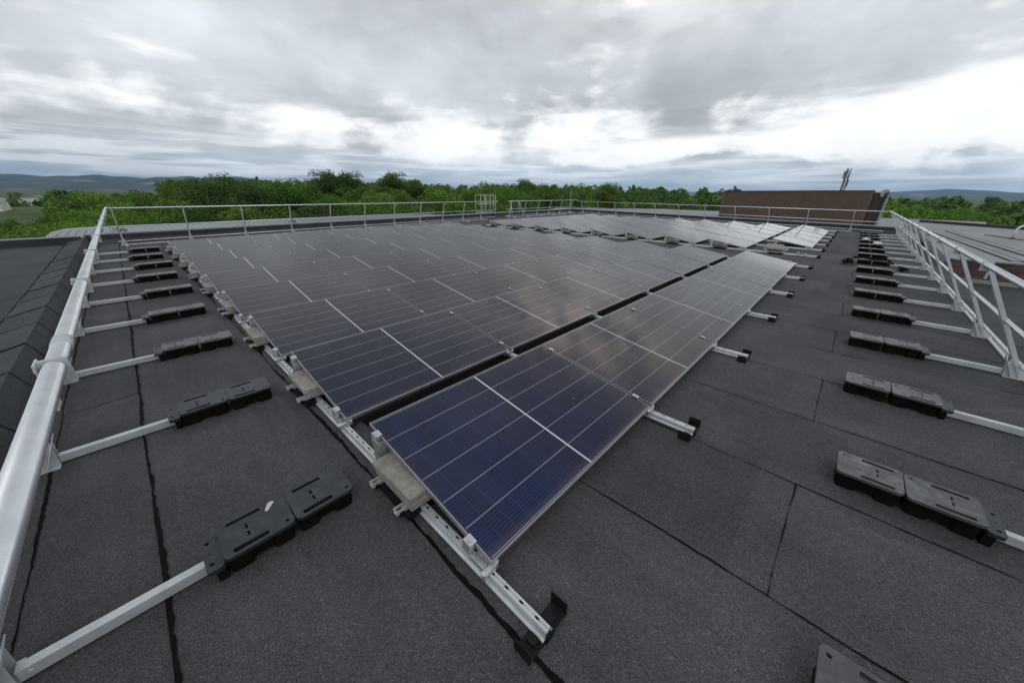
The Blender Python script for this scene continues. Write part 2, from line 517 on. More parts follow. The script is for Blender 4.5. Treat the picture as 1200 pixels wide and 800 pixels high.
# ------------------------------------------------------------------ mesh helpers
class MB:
    """collects shapes in one bmesh and links them as ONE object"""
    def __init__(s):
        s.bm = bmesh.new()

    def _slot(s, vs, slot):
        if slot:
            fs = set()
            for v in vs:
                fs.update(v.link_faces)
            for f in fs:
                f.material_index = slot

    def box(s, x0, x1, y0, y1, z0, z1, mtx=None, slot=0, bevel=0):
        r = bmesh.ops.create_cube(s.bm, size=1)
        vs = r['verts']
        for v in vs:
            v.co = Vector(((x0 + x1) / 2 + v.co.x * (x1 - x0), (y0 + y1) / 2 + v.co.y * (y1 - y0), (z0 + z1) / 2 + v.co.z * (z1 - z0)))
        if mtx:
            for v in vs:
                v.co = mtx @ v.co
        s._slot(vs, slot)
        if bevel:
            es = set()
            for v in vs:
                es.update(v.link_edges)
            bmesh.ops.bevel(s.bm, geom=list(es), offset=bevel, segments=2, affect='EDGES', profile=.6)
        return s

    def tube(s, pts, r, seg=12, caps=True, slot=0, r2=None):
        pts = [Vector(p) for p in pts]
        n = len(pts)
        rings = []
        up = None
        for i, p in enumerate(pts):
            d = (pts[min(i + 1, n - 1)] - pts[max(i - 1, 0)]).normalized()
            if up is None:
                a = Vector((0, 0, 1)) if abs(d.z) < .9 else Vector((1, 0, 0))
                up = (a - d * a.dot(d)).normalized()
            else:
                up = (up - d * up.dot(d)).normalized()
            sd_ = d.cross(up)
            rr = r if r2 is None else r + (r2 - r) * i / max(n - 1, 1)
            rings.append([s.bm.verts.new(p + (up * math.cos(2 * PI * k / seg) + sd_ * math.sin(2 * PI * k / seg)) * rr) for k in range(seg)])
        for a, b in zip(rings, rings[1:]):
            for k in range(seg):
                f = s.bm.faces.new((a[k], a[(k + 1) % seg], b[(k + 1) % seg], b[k]))
                f.smooth = True
                f.material_index = slot
        if caps:
            f = s.bm.faces.new(list(reversed(rings[0])))
            f.material_index = slot
            f = s.bm.faces.new(rings[-1])
            f.material_index = slot
        return s

    def prism(s, poly, h0, h1, axis='z', slot=0, holes=()):
        """polygon (2-D) extruded from h0 to h1 along an axis; holes are 2-D loops"""
        def P(a, b, h):
            return {'z': (a, b, h), 'x': (h, a, b), 'y': (a, h, b)}[axis]
        tb = bmesh.new()
        loops = [poly] + list(holes)
        es = []
        for lp in loops:
            vs = [tb.verts.new(P(a, b, h0)) for a, b in lp]
            for i in range(len(vs)):
                es.append(tb.edges.new((vs[i], vs[(i + 1) % len(vs)])))
        bmesh.ops.triangle_fill(tb, use_beauty=True, use_dissolve=False, edges=es)
        fs = list(tb.faces)
        ex = bmesh.ops.extrude_face_region(tb, geom=fs)
        d = Vector(P(0, 0, h1)) - Vector(P(0, 0, h0))
        for v in [q for q in ex['geom'] if isinstance(q, bmesh.types.BMVert)]:
            v.co += d
        bmesh.ops.recalc_face_normals(tb, faces=tb.faces)
        me = bpy.data.meshes.new('t')
        tb.to_mesh(me)
        tb.free()
        n0 = len(s.bm.faces)
        s.bm.from_mesh(me)
        bpy.data.meshes.remove(me)
        s.bm.faces.ensure_lookup_table()
        for f in s.bm.faces[n0:]:
            f.material_index = slot
        return s

    def quad(s, a, b, c, d, slot=0):
        f = s.bm.faces.new([s.bm.verts.new(q) for q in (a, b, c, d)])
        f.material_index = slot
        return s

    def xform(s, m):
        bmesh.ops.transform(s.bm, matrix=m, verts=s.bm.verts)
        return s

    def build(s, name, mats, parent=None, loc=None, normals=True):
        me = bpy.data.meshes.new(name)
        if normals:
            bmesh.ops.recalc_face_normals(s.bm, faces=s.bm.faces)
        s.bm.to_mesh(me)
        s.bm.free()
        for m in (mats if isinstance(mats, (list, tuple)) else [mats]):
            me.materials.append(m)
        o = bpy.data.objects.new(name, me)
        C.objects.link(o)
        if parent:
            o.parent = parent
        if loc:
            o.location = loc
        return o


def tag(o, label=None, cat=None, group=None, kind=None):
    if label:
        o['label'] = label
    if cat:
        o['category'] = cat
    if group:
        o['group'] = group
    if kind:
        o['kind'] = kind
    return o


def thing(name, label, cat, loc=(0, 0, 0), rz=0, group=None):
    o = bpy.data.objects.new(name, None)
    C.objects.link(o)
    o.location = loc
    o.rotation_euler = (0, 0, rz)
    o.empty_display_size = .1
    return tag(o, label, cat, group)


def link(name, me, parent, loc=(0, 0, 0)):
    o = bpy.data.objects.new(name, me)
    C.objects.link(o)
    o.parent = parent
    o.location = loc
    return o


ORD = ['first', 'second', 'third', 'fourth', 'fifth', 'sixth', 'seventh', 'eighth', 'ninth', 'tenth', 'eleventh', 'twelfth',
       'thirteenth', 'fourteenth', 'fifteenth', 'sixteenth', 'seventeenth', 'eighteenth']

# ------------------------------------------------------------------ layout numbers (metres; camera stands over the origin)
X0, Y0, ZL = .699, .762, .100          # low corner of the first panel
PX, PY = 1.742, 1.533                  # panel pitch along and across the rows
PL, PW = 1.727, 1.134
TILT = R(9.1)
F2 = 13.30                             # start of the second field
NR = 9
BACK = lambda x: 17.5 + .085 * x       # foot of the back parapet
FAR_A, FAR_B = Vector((25.2, -1.75)), Vector((29.8, 20.03))

# ------------------------------------------------------------------ the setting
# main roof with its laps
rf = MB()
outline = [(-1.02, -4), (-1.02, BACK(-1.02)), (FAR_B.x, BACK(FAR_B.x)), (FAR_A.x, FAR_A.y), (FAR_A.x - .1, -1.95), (6, -1.95), (6, -1.95 - .001), (3, -1.951), (3, -4)]
outline = [(-1.02, -6), (-1.02, BACK(-1.02)), (FAR_B.x, BACK(FAR_B.x)), (FAR_A.x, FAR_A.y - .3), (-1.02 + 10, -2.05), (-1.02 + 10, -6)]
rf.prism(outline, -.25, 0)


def ribbon(mb, pts, w0, w1, z=.004, slot=1, step=.05, wob=.004, holes=0.):
    """an irregular bead of bitumen along a lap"""
    rnd = random.Random(int(abs(pts[0][0] * 1000 + pts[0][1] * 77)))
    a, b = Vector(pts[0]), Vector(pts[1])
    L = (b - a).length
    d = (b - a) / L
    nrm = Vector((-d.y, d.x))
    n = max(2, int(L / step))
    prev = None
    w = (w0 + w1) / 2
    off = 0
    for i in range(n + 1):
        w += rnd.uniform(-1, 1) * (w1 - w0) * .35
        w = max(w0, min(w1, w))
        off += rnd.uniform(-1, 1) * wob * .5
        off *= .95
        p = a + d * (L * i / n) + nrm * off
        l = p + nrm * w * .25
        r = p - nrm * w * rnd.uniform(.45, .95)
        cur = (mb.bm.verts.new((l.x, l.y, z)), mb.bm.verts.new((r.x, r.y, z)))
        if prev:
            f = mb.bm.faces.new((prev[0], prev[1], cur[1], cur[0]))
            f.material_index = slot
        prev = cur


seams = [-.765, -.335, .60, 1.475, 2.37, 3.27] + [3.27 + .905 * k for k in range(1, 26)]
for i, sx in enumerate(seams):
    if i == 0:
        ribbon(rf, ((sx, -1.5), (sx, BACK(sx) - .1)), .005, .018, wob=.006, step=.03)
    elif i == 1:
        ribbon(rf, ((sx, -1.5), (sx, BACK(sx) - .1)), .010, .024, wob=.004, step=.03)
    elif i == 2:
        ribbon(rf, ((sx, -1.5), (sx, BACK(sx) - .1)), .005, .026, wob=.006, step=.03)
    elif sx < 25:
        ribbon(rf, ((sx, -1.9), (sx, 2.0)), .003, .012, wob=.004, step=.04)
for i in range(3, len(seams) - 1):
    if (i % 2) == 1 and seams[i + 1] < 25:
        ribbon(rf, ((seams[i], -.14 - .012 * i), (seams[i + 1], -.15 - .01 * i)), .002, .010, wob=.003, step=.03)
ribbon(rf, ((-.76, 4.05), (-.335, 4.12)), .002, .008, step=.03)
ribbon(rf, ((-.76, 9.9), (-.335, 10.0)), .002, .008, step=.03)
for yy in (2.72, 3.25, 4.5, 6.0, 7.4, 9.0, 11):
    ribbon(rf, ((-1.0, yy - .07), (-.77, yy)), .002, .007, step=.03)
tag(rf.build('roof', [M['felt'], M['bitumen']]), kind='structure')
# building body under the roof
wb = MB().prism([(-.97, -5.9), (-.97, BACK(-1) - .03), (FAR_B.x - .1, BACK(FAR_B.x) - .1), (FAR_A.x - .1, FAR_A.y - .2), (8.9, -2.0), (8.9, -5.9)], -10, -.26)
tag(wb.build('roof_base', M['wall']), kind='structure')


def wallrun(a, b, prof, mb, slot=0):
    """profile [(out, z)...] swept from a to b; out is measured to the left of a->b"""
    a, b = Vector(a), Vector(b)
    d = (b - a).normalized()
    n = Vector((-d.y, d.x))
    ra = [mb.bm.verts.new((a.x + n.x * o, a.y + n.y * o, z)) for o, z in prof]
    rb = [mb.bm.verts.new((b.x + n.x * o, b.y + n.y * o, z)) for o, z in prof]
    k = len(prof)
    for i in range(k):
        f = mb.bm.faces.new((ra[i], ra[(i + 1) % k], rb[(i + 1) % k], rb[i]))
        f.material_index = slot
    mb.bm.faces.new(ra).material_index = slot
    mb.bm.faces.new(list(reversed(rb))).material_index = slot


def parapet(a, b, label, h=.29, t=.34):
    r = thing('parapet', label, 'parapet', (a[0], a[1], 0))
    inv = Vector((a[0], a[1]))
    A, B = Vector(a) - inv, Vector(b) - inv
    mb = MB()
    wallrun(A, B, [(0, -.2), (0, h - .012), (.05, h), (t, h), (t, -1.2), (t - .02, -1.2), (.03, -.2)], mb)
    mb.build('upstand', M['darktrim'], r)
    mb = MB()
    wallrun(A, B, [(-.012, h - .03), (-.012, h + .012), (t + .015, h + .02), (t + .015, h - .05), (t + .004, h - .05), (t + .004, h + .004), (-.003, h + .002), (-.003, h - .03)], mb)
    mb.build('coping_trim', M['trim'], r)
    mb = MB()
    wallrun(A, B, [(-.10, .003), (-.004, .12), (-.004, .003)], mb)
    mb.build('fillet', M['felt_old'], r)
    return r


parapet((-1.0, BACK(-1)), (FAR_B.x, BACK(FAR_B.x)), 'low dark parapet with grey edge along the back of the roof')
parapet((FAR_B.x, BACK(FAR_B.x) - .02), (FAR_A.x, FAR_A.y), 'low dark parapet at the far right end in front of the brown plant room')
# left felt-covered kerb ridge with its laps
kr = thing('kerb_ridge', 'felt covered raised kerb between the two roofs, left of the long handrail', 'kerb', (0, 0, 0))
kb = MB()
ys = [-2.2]
while ys[-1] < BACK(-1) - .3:
    ys.append(ys[-1] + .86)
ys[-1] = BACK(-1) - .06
prof = [(-.90, .004), (-1.0, .235), (-1.33, .150), (-1.36, .085)]
for j, (ya, yb) in enumerate(zip(ys, ys[1:])):
    lift = .0025 * (j % 2)
    vs = []
    for yy, dz in ((ya, .003), (yb, 0)):
        vs.append([kb.bm.verts.new((x, yy, z + dz + lift)) for x, z in prof])
    for q in range(3):
        kb.bm.faces.new((vs[0][q], vs[0][q + 1], vs[1][q + 1], vs[1][q]))
    ribz = ya + .01
    for (xa, za), (xb, zb) in zip(prof[:2], prof[1:3]):
        n = 8
        pv = None
        for q in range(n + 1):
            f = q / n
            wq = .005 + .007 * random.random()
            yo = ribz + .012 * math.sin(q * .9 + j)
            cur = (kb.bm.verts.new((xa + (xb - xa) * f, yo - wq, za + (zb - za) * f + .009)), kb.bm.verts.new((xa + (xb - xa) * f, yo + wq, za + (zb - za) * f + .009)))
            if pv:
                kb.bm.faces.new((pv[0], pv[1], cur[1], cur[0])).material_index = 1
            pv = cur
core = MB()
core.prism([(-.902, 0), (-1.0, .228), (-1.33, .143), (-1.355, 0)], ys[0], ys[-1] - .01, 'y')
kb.build('felt_cover', [M['felt_old'], M['bitumen']], kr)
core.build('kerb_core', M['felt_old'], kr)
# lower roof on the left
lr = MB()
lr.prism([(-1.335, -6), (-16, -6), (-16, 16.9), (-1.335, 16.9)], -.3, .085)
ribbon(lr, ((-1.40, -3), (-1.42, 16.8)), .004, .02, z=.09, wob=.004)
for yy in (2.1, 5.6, 9.4, 13.0):
    ribbon(lr, ((-15, yy), (-1.45, yy + .1)), .002, .006, z=.09)
for xx in (-3.1, -5.2, -7.6, -10):
    ribbon(lr, ((xx, -3), (xx, 16.8)), .002, .006, z=.089)
tag(lr.build('left_roof', [M['felt_low'], M['bitumen']]), kind='structure')
wb = MB().box(-15.9, -1.06, -5.9, 16.9, -10, -.305)
tag(wb.build('left_roof_base', M['wall']), kind='structure')
pp = thing('parapet', 'dark parapet with thin pale rim at the far end of the left roof', 'parapet', (-16, 16.55, 0))
mb = MB()
wallrun((0, 0), (14.94, .35), [(0, -.2), (0, .28), (.28, .28), (.28, -1)], mb)
mb.build('upstand', M['darktrim'], pp)
mb = MB()
wallrun((0, 0), (14.94, .35), [(-.012, .283), (-.012, .302), (.30, .308), (.30, .283)], mb)
mb.build('coping_trim', M['trim'], pp)

# terrain
gm = bmesh.new()
rings = [0, 40, 120, 300, 700, 1500, 3000, 6000, 12000, 20000]
prev = None
for r_ in rings:
    if r_ == 0:
        prev = [gm.verts.new((0, 0, -10))]
        continue
    cur = [gm.verts.new((r_ * math.cos(2 * PI * k / 64), r_ * math.sin(2 * PI * k / 64), -10)) for k in range(64)]
    for k in range(64):
        if len(prev) == 1:
            gm.faces.new((prev[0], cur[k], cur[(k + 1) % 64]))
        else:
            gm.faces.new((prev[k], cur[k], cur[(k + 1) % 64], prev[(k + 1) % 64]))
    prev = cur
me = bpy.data.meshes.new('ground')
gm.to_mesh(me)
gm.free()
me.materials.append(M['ground'])
go = bpy.data.objects.new('ground', me)
C.objects.link(go)
tag(go, kind='structure')


def hills(name, az0, az1, dist, prof, depth=2500, n=90, seed=1):
    """a ridge: prof(f) gives the crest height for f in 0..1 across its length"""
    rnd = random.Random(seed)
    b = bmesh.new()
    rows = []
    for j in range(9):
        g_ = j / 8
        row = []
        for i in range(n + 1):
            f = i / n
            a = R(az0 + (az1 - az0) * f)
            d = dist - depth * (1 - g_)
            shape = (math.sin(g_ * PI / 2) ** 1.3)
            h = prof(f) * shape * (1 + (.10 * math.sin(f * 37 + g_ * 5) + .06 * math.sin(f * 91 + 3 * g_)) * (1 - g_ * .55))
            row.append(b.verts.new((d * math.cos(a), d * math.sin(a), -12 + h)))
        rows.append(row)
    for ra, rb in zip(rows, rows[1:]):
        for i in range(n):
            f = b.faces.new((ra[i], ra[i + 1], rb[i + 1], rb[i]))
            f.smooth = True
    back = [b.verts.new((1.25 * v.co.x, 1.25 * v.co.y, -12)) for v in rows[-1]]
    for i in range(n):
        b.faces.new((rows[-1][i], rows[-1][i + 1], back[i + 1], back[i]))
    m_ = bpy.data.meshes.new(name)
    b.to_mesh(m_)
    b.free()
    m_.materials.append(M['hill'])
    o = bpy.data.objects.new(name, m_)
    C.objects.link(o)
    tag(o, kind='structure')


hills('hills', 70, 104, 6000, lambda f: 165 * min(1, (f / .22)) ** .8 * (.86 + .10 * math.sin(f * 5 + 1) + .03 * math.sin(f * 23)) + 4)
hills('hills', -16, 22, 9500, lambda f: (50 + 82 * math.exp(-((f - .26) / .14) ** 2) + 20 * math.exp(-((f - .48) / .08) ** 2) + 25 * math.exp(-((f - .9) / .09) ** 2)), seed=4)

# ------------------------------------------------------------------ neighbouring roofs and buildings
# pale metal roof behind the back parapet
t = thing('metal_roofed_hall', 'low hall with pale ribbed metal roof behind the back parapet', 'building', (0, 0, 0))
zR = -1.0
hall = [(-2.6, 21.5), (-3.4, 24), (-3.5, 38), (-3.1, 40.4), (-2.2, 41.4), (-1, 41.6), (25.5, 41.6), (27.2, 40.6), (27.6, 38.5), (27.6, 24)]
MB().prism(hall, zR - .25, zR).build('roof', M['whiteroof'], t)
inner = [(x * .985 + .2, 21.9 + (y - 21.9) * .985) for x, y in hall]
MB().prism(inner, -10, zR - .26).build('wall', M['wall'], t)
rb = MB()
for k in range(100):
    xx = -3.1 + k * .36
    if xx > 27:
        break
    y1 = 41.3 if -2 < xx < 26 else 39.2
    rb.box(xx, xx + .05, 22.6, y1 - .6, zR + .002, zR + .045)
rb.build('roof_rib', M['whiteroof'], t)
# weeds on the parapet


def leafquads(n, rad, size, seed, flat=.7, center=(0, 0, 0)):
    rng = np.random.default_rng(seed)
    p = rng.normal(size=(n, 3))
    p /= np.linalg.norm(p, axis=1)[:, None]
    p *= (rng.random((n, 1)) ** .45) * rad
    p[:, 2] = np.abs(p[:, 2]) * flat
    return p + np.array(center), size


def leaf_mesh(name, pos, size, seed, mats, extra=None, outward=None):
    """many small leaf-sized quads, optionally followed by a solid (trunk) mesh"""
    rng = np.random.default_rng(seed)
    n = len(pos)
    d = rng.normal(size=(n, 3))
    if outward is not None:
        d = d * .55 + outward * 1.0 + np.array([0, 0, .30])
    d /= np.linalg.norm(d, axis=1)[:, None]
    a = np.cross(d, rng.normal(size=(n, 3)))
    a /= np.linalg.norm(a, axis=1)[:, None]
    b = np.cross(d, a)
    s = size * rng.uniform(.55, 1.3, (n, 1)) * .5
    a *= s
    b *= s * rng.uniform(.5, .9, (n, 1))
    v = np.stack([pos - a, pos - b * .8 + a * .1, pos + a, pos + b * .8 + a * .1], 1).reshape(-1, 3)
    f = np.arange(4 * n, dtype=np.int32)
    me_ = bpy.data.meshes.new(name)
    me_.vertices.add(4 * n)
    me_.vertices.foreach_set('co', v.astype(np.float32).ravel())
    me_.loops.add(4 * n)
    me_.loops.foreach_set('vertex_index', f)
    me_.polygons.add(n)
    me_.polygons.foreach_set('loop_start', np.arange(0, 4 * n, 4, dtype=np.int32))
    me_.polygons.foreach_set('loop_total', np.full(n, 4, dtype=np.int32))
    me_.update(calc_edges=True)
    for m_ in mats:
        me_.materials.append(m_)
    return me_


def weed(x, y, z, h, label):
    p, _ = leafquads(70, h * .6, .05, abs(int(x * 100)) + 3, 1.0)
    m_ = leaf_mesh('weed', p, h * .22, 5, [M['leaf3']])
    o = bpy.data.objects.new('weed', m_)
    C.objects.link(o)
    o.location = (x, y, z)
    tag(o, label, 'weed')


weed(-.2, BACK(-.2) + .5, .27, .34, 'small green weed behind the back parapet, nearest its left end')
weed(5.2, BACK(5.2) + .5, .27, .36, 'small green weed growing behind the back parapet, between two posts')

# right-hand lower felt roof, brick wall and pale roof
rr = MB().prism([(-1.0 + 10.02, -2.07), (14.6, -2.07), (14.6, -14), (9.02, -14)], -.6, -.30)
tag(rr.build('right_roof', M['felt_low']), kind='structure')
bw = thing('brick_wall', 'red brick parapet wall with pale stone strip beyond the right handrail', 'wall', (13.9, -1.98, -.3))
MB().box(0, .24, -12, 0, .09, .50).build('brickwork', M['brick'], bw)
MB().box(-.06, .24, -12, 0, 0, .087, bevel=.01).build('stone_strip', M['stone'], bw)
MB().box(-.02, .30, -12, .02, .503, .54).build('coping', M['trim'], bw)
RZ = .20
east = [(14.2, -1.99), (24.85, -2.06), (24.9, -1.9), (28, -1.9), (30, -2.5), (26.5, -5.2), (21, -8.5), (16.5, -11.5), (14.2, -14)]
pr = MB()
pr.prism([(14.14, -1.99), (26.2, -2.30), (31.5, -2.2), (34, -3.0), (28.5, -7.5), (22.5, -10.5), (17, -14), (14.14, -14)], .0, RZ)


def strip(mb, a, b, w, h, z, slot=0):
    a, b = Vector(a), Vector(b)
    L = (b - a).length
    ang = math.atan2((b - a).y, (b - a).x)
    mb.box(0, L, -w / 2, w / 2, 0, h, Matrix.Translation((a.x, a.y, z)) @ Matrix.Rotation(ang, 4, 'Z'), slot)


tag(pr.build('pale_roof', M['greyroof']), kind='structure')
pbm = MB().prism([(14.2, -2.2), (26, -2.5), (33, -3.2), (28, -7.4), (22, -10.4), (17, -13.9), (14.2, -13.9)], -10, -.01)
tag(pbm.build('pale_roof_base', M['wall']), kind='structure')
for j, (a, b) in enumerate((((24.5, -2.75), (14.6, -3.15)), ((25.8, -3.25), (14.7, -3.75)), ((24.5, -4.2), (14.8, -7.0)))):
    lab = ['dark cable tray on the pale roof, the one nearest the right handrail', 'dark cable tray on the pale roof, second from the right handrail',
           'dark cable tray slanting across the pale roof, farthest from the handrail'][j]
    ct = thing('cable_tray', lab, 'cable tray', (a[0], a[1], RZ), group='cable trays on the pale roof')
    A, B = Vector((0, 0)), Vector(b) - Vector(a)
    d = B.normalized()
    n_ = Vector((-d.y, d.x))
    for s_ in (-1, 1):
        m1 = MB()
        strip(m1, A + n_ * .10 * s_, B + n_ * .10 * s_, .025, .022, .003)
        m1.build('tray_side', M['darktrim'], ct)
    m1 = MB()
    strip(m1, A, B, .14, .02, .004)
    m1.build('tray_base', M['trim'], ct)
pw = thing('parapet', 'dark low kerb along the outer edge of the pale roof', 'parapet', (0, 0, 0))
mb = MB()
for a, b in (((34, -3.0), (28.5, -7.5)), ((28.5, -7.5), (22.5, -10.5)), ((22.5, -10.5), (17, -14))):
    strip(mb, a, b, .2, .16, RZ - .02)
mb.build('upstand', M['darktrim'], pw)
# swan-neck vent
vp = thing('vent_pipe', 'pale swan-neck vent pipe standing on the pale roof', 'vent', (23.0, -4.55, RZ))
MB().tube([(0, 0, 0), (0, 0, .34), (.01, -.03, .42), (.03, -.1, .47), (.05, -.2, .46), (.06, -.27, .39)], .035, 10).build('pipe', M['white'], vp)
MB().tube([(0, 0, 0), (0, 0, .04)], .08, 12).build('collar', M['darktrim'], vp)

# brown plant room
Q = 2.2
PZ = EYE - 2.6246 * Q
PA, PB, PC = Vector((33.6, 8.3)) * Q, Vector((28.15, -.33)) * Q, Vector((29.6, -.82)) * Q
pr_ = thing('plant_room', 'long plant room clad in brown ribbed sheeting beyond the far parapet', 'building', (PB.x, PB.y, PZ))
o2 = PB
dv = (PA - PB).normalized()
nv = Vector((-dv.y, dv.x))
if nv.x > 0:
    nv = -nv
L = (PA - PB).length
mb = MB()
# trapezoidal ribs: polygon in plan along the facade
pl = []
k = 0
x = 0.0
pit = .30
while x < L - pit:
    for fx, dp in ((0, 0), (.35, 0), (.45, .07), (.9, .07)):
        q = dv * (x + fx * pit) + nv * dp
        pl.append((q.x, q.y))
    x += pit
q = dv * L
pl.append((q.x, q.y))
pl.append((q.x - nv.x * .3, q.y - nv.y * .3))
q = -nv * .3
pl.append((q.x, q.y))
mb.prism(pl, 0, 2.90 * Q)
mb.build('ribbed_cladding', M['brown'], pr_)
mb = MB()
mb.prism([(0 - nv.x * .31, 0 - nv.y * .31), tuple(dv * L - nv * .31), tuple(dv * L - nv * 9), tuple(Vector((PC.x + 7.5, PC.y + 3.2)) - o2), tuple(PC - o2 + Vector((0, .05)))], 0, 2.82 * Q)
mb.build('wall', M['shadedpanel'], pr_)
mb = MB()
strip(mb, -nv * -.02, dv * L - nv * -.02, .22, .10, 2.903 * Q)
mb.build('coping_trim', M['darktrim'], pr_)
mb = MB()
strip(mb, Vector((.06, -.13)), PC - o2 + Vector((0, -.09)), .10, 2.80 * Q, 0.0)
mb.build('end_panel', M['shadedpanel'], pr_)
nr = MB().prism([(36, -6), (98, -16), (104, 40), (84, 62), (46, 40), (36, 22)], -3.2, -2.05)
tag(nr.build('far_roof', M['greyroof']), kind='structure')
tag(MB().prism([(37, -5), (97, -15), (103, 39), (83, 60), (47, 39), (37, 21)], -16, -3.21).build('far_roof_base', M['wall']), kind='structure')
dc = thing('ventilation_duct', 'silver ribbed duct arching over the right end of the brown plant room', 'duct', (PC.x, PC.y, PZ))
pts = []
cx = (PB - PC) * .42
top, rad = 2.62 * Q, .42 * Q
dd = (PB - PC).normalized()
pts.append((0, -.26, 0))
pts.append((0, -.26, 2.2))
for a_ in range(0, 190, 12):
    cc = dd * (rad - rad * math.cos(R(a_)))
    pts.append((cc.x, cc.y - .26, top + .62 * math.sin(R(a_))))
e = MB().tube(pts, .21, 16)
e.build('duct_tube', M['duct'], dc)
rb = MB()
for i in range(2, len(pts) - 1):
    a_, b_ = Vector(pts[i]), Vector(pts[i + 1])
    for f in (.2, .7):
        c0 = a_.lerp(b_, f)
        dn = (b_ - a_).normalized()
        rb.tube([c0 - dn * .03, c0 + dn * .03], .235, 16)
rb.build('duct_rib', M['duct'], dc)
MB().box(-.36, .36, -.6, .08, 0, .25).build('duct_foot', M['duct'], dc)

# lattice mast
ms = thing('antenna_mast', 'slim grey lattice mast with antennas rising behind the brown plant room', 'mast', (108.75, 3.9, -15.8))
mb = MB()
wleg = .38
hm = 22.9
legs = [(wleg * math.cos(a_), wleg * math.sin(a_)) for a_ in (.3, .3 + 2 * PI / 3, .3 + 4 * PI / 3)]
for lx, ly in legs:
    mb.tube([(lx, ly, 0), (lx, ly, hm)], .09, 6)
z = 0
while z < hm - 1:
    for i in range(3):
        a_, b_ = legs[i], legs[(i + 1) % 3]
        mb.tube([(a_[0], a_[1], z), (b_[0], b_[1], z + .9)], .05, 5)
        mb.tube([(a_[0], a_[1], z + .9), (b_[0], b_[1], z + .9)], .045, 5)
    z += .9
mb.build('lattice', M['mast'], ms)
for i, (ax, ay, az_, hh) in enumerate(((-.35, .48, 20.9, 1.5), (-.3, -.5, 19.3, 1.4), (.45, -.3, 20.4, 1.4))):
    m1 = MB().box(ax - .09, ax + .09, ay - .13, ay + .13, az_, az_ + hh, bevel=.03)
    m1.build('antenna', M['mast'], ms)
    MB().tube([(ax * .5, ay * .5, az_ + hh / 2), (ax * .86, ay * .86, az_ + hh / 2)], .04, 6).build('antenna_arm', M['mast'], ms)

# two hoop rails beyond the left roof's far parapet
for i, (hx, s_) in enumerate(((-3.35, 1), (-3.95, 1))):
    mb = MB()
    yb = 17.35
    mb.tube([(0, 0, -.6), (0, 0, .22 if i == 0 else .02), (-.04, .0, .30 if i == 0 else .08), (-.12, 0, .34 if i == 0 else .12), (-.55, .4, .32 if i == 0 else .1), (-.6, .45, -.6)], .018, 8)
    o = mb.build('hoop_rail', M['steel_dull'], None, (hx + (.55 if i == 0 else -.12), yb, .3))
    tag(o, ['grey ladder hoop beyond the left roof, nearer the raised kerb', 'grey ladder hoop beyond the left roof at the photo edge'][i], 'hoop rail', 'hoops beyond the left roof')

# distant pale sheds on the far left
for i, (px_, py_, w_, d_, h_) in enumerate(((-60, 345, 34, 26, 4.4), (-72, 420, 40, 20, 5.5), (-41, 450, 16, 20, 5.2))):
    lab = ['long white shed among the trees at far left, the nearest', 'wide white shed at far left, the middle one', 'small white shed at far left, behind the other sheds'][i]
    sh = thing('shed', lab, 'shed', (px_, py_, -10), group='white sheds beyond the trees')
    MB().box(-w_ / 2, w_ / 2, -d_ / 2, d_ / 2, 0, h_).build('wall', M['white'], sh)
    mb = MB()
    mb.prism([(-w_ / 2 - .3, h_), (0, h_ + 1.3), (w_ / 2 + .3, h_), (w_ / 2 + .3, h_ - .1), (-w_ / 2 - .3, h_ - .1)], -d_ / 2 - .3, d_ / 2 + .3, 'y')
    mb.build('roof', M['greyroof'], sh)
    for q in range(3):
        MB().box(-w_ / 2 + 2 + q * w_ / 3.2, -w_ / 2 + 4.2 + q * w_ / 3.2, -d_ / 2 - .05, -d_ / 2 - .01, .2, 2.9).build('door', M['darktrim'], sh)

# ------------------------------------------------------------------ solar panels
fr = MB()
FH, LIP = .030, .0065
fr.box(0, PL, 0, LIP, -FH, 0)
fr.box(0, PL, PW - LIP, PW, -FH, 0)
fr.box(0, LIP, LIP, PW - LIP, -FH, 0)
fr.box(PL - LIP, PL, LIP, PW - LIP, -FH, 0)
fr_o = fr.build('frame', [M['frame'], M['bracket']])
frame_me = fr_o.data
shaded_frame_me = frame_me.copy()
for pg in shaded_frame_me.polygons:
    if pg.center.x < .0005:
        pg.material_index = 1  # shade of the gap painted black on the side facing the neighbour
bpy.data.objects.remove(fr_o)
gb = bmesh.new()
uvl = gb.loops.layers.uv.new('UVMap')
a, b, c, d = [gb.verts.new(q) for q in ((LIP, LIP, -.0025), (PL - LIP, LIP, -.0025), (PL - LIP, PW - LIP, -.0025), (LIP, PW - LIP, -.0025))]
f = gb.faces.new((a, b, c, d))
a2, b2, c2, d2 = [gb.verts.new((v.co.x, v.co.y, -.0085)) for v in (a, b, c, d)]
gb.faces.new((d2, c2, b2, a2)).material_index = 1
for lp in f.loops:
    lp[uvl].uv = (lp.vert.co.x, lp.vert.co.y)
glass_me = bpy.data.meshes.new('glass')
gb.to_mesh(glass_me)
gb.free()
glass_me.materials.append(M['cell'])
glass_me.materials.append(M['back'])
cm = MB()
cm.box(-.0085, -.0035, -.025, .025, -.028, .002)
cm.box(-.020, .008, -.025, .025, .003, .009, bevel=.002)
cm.tube([(-.006, 0, .009), (-.006, 0, .015)], .006, 8)
co = cm.build('clamp', M['alu'])
clamp_me = co.data
bpy.data.objects.remove(co)
em = MB()
em.box(-.034, -.004, -.026, .026, -.055, .0025)
em.box(-.034, .010, -.026, .026, .003, .011, bevel=.002)
em.tube([(-.018, 0, .011), (-.018, 0, .018)], .008, 8)
eo = em.build('end_clamp', M['alu'])
endclamp_me = eo.data
bpy.data.objects.remove(eo)


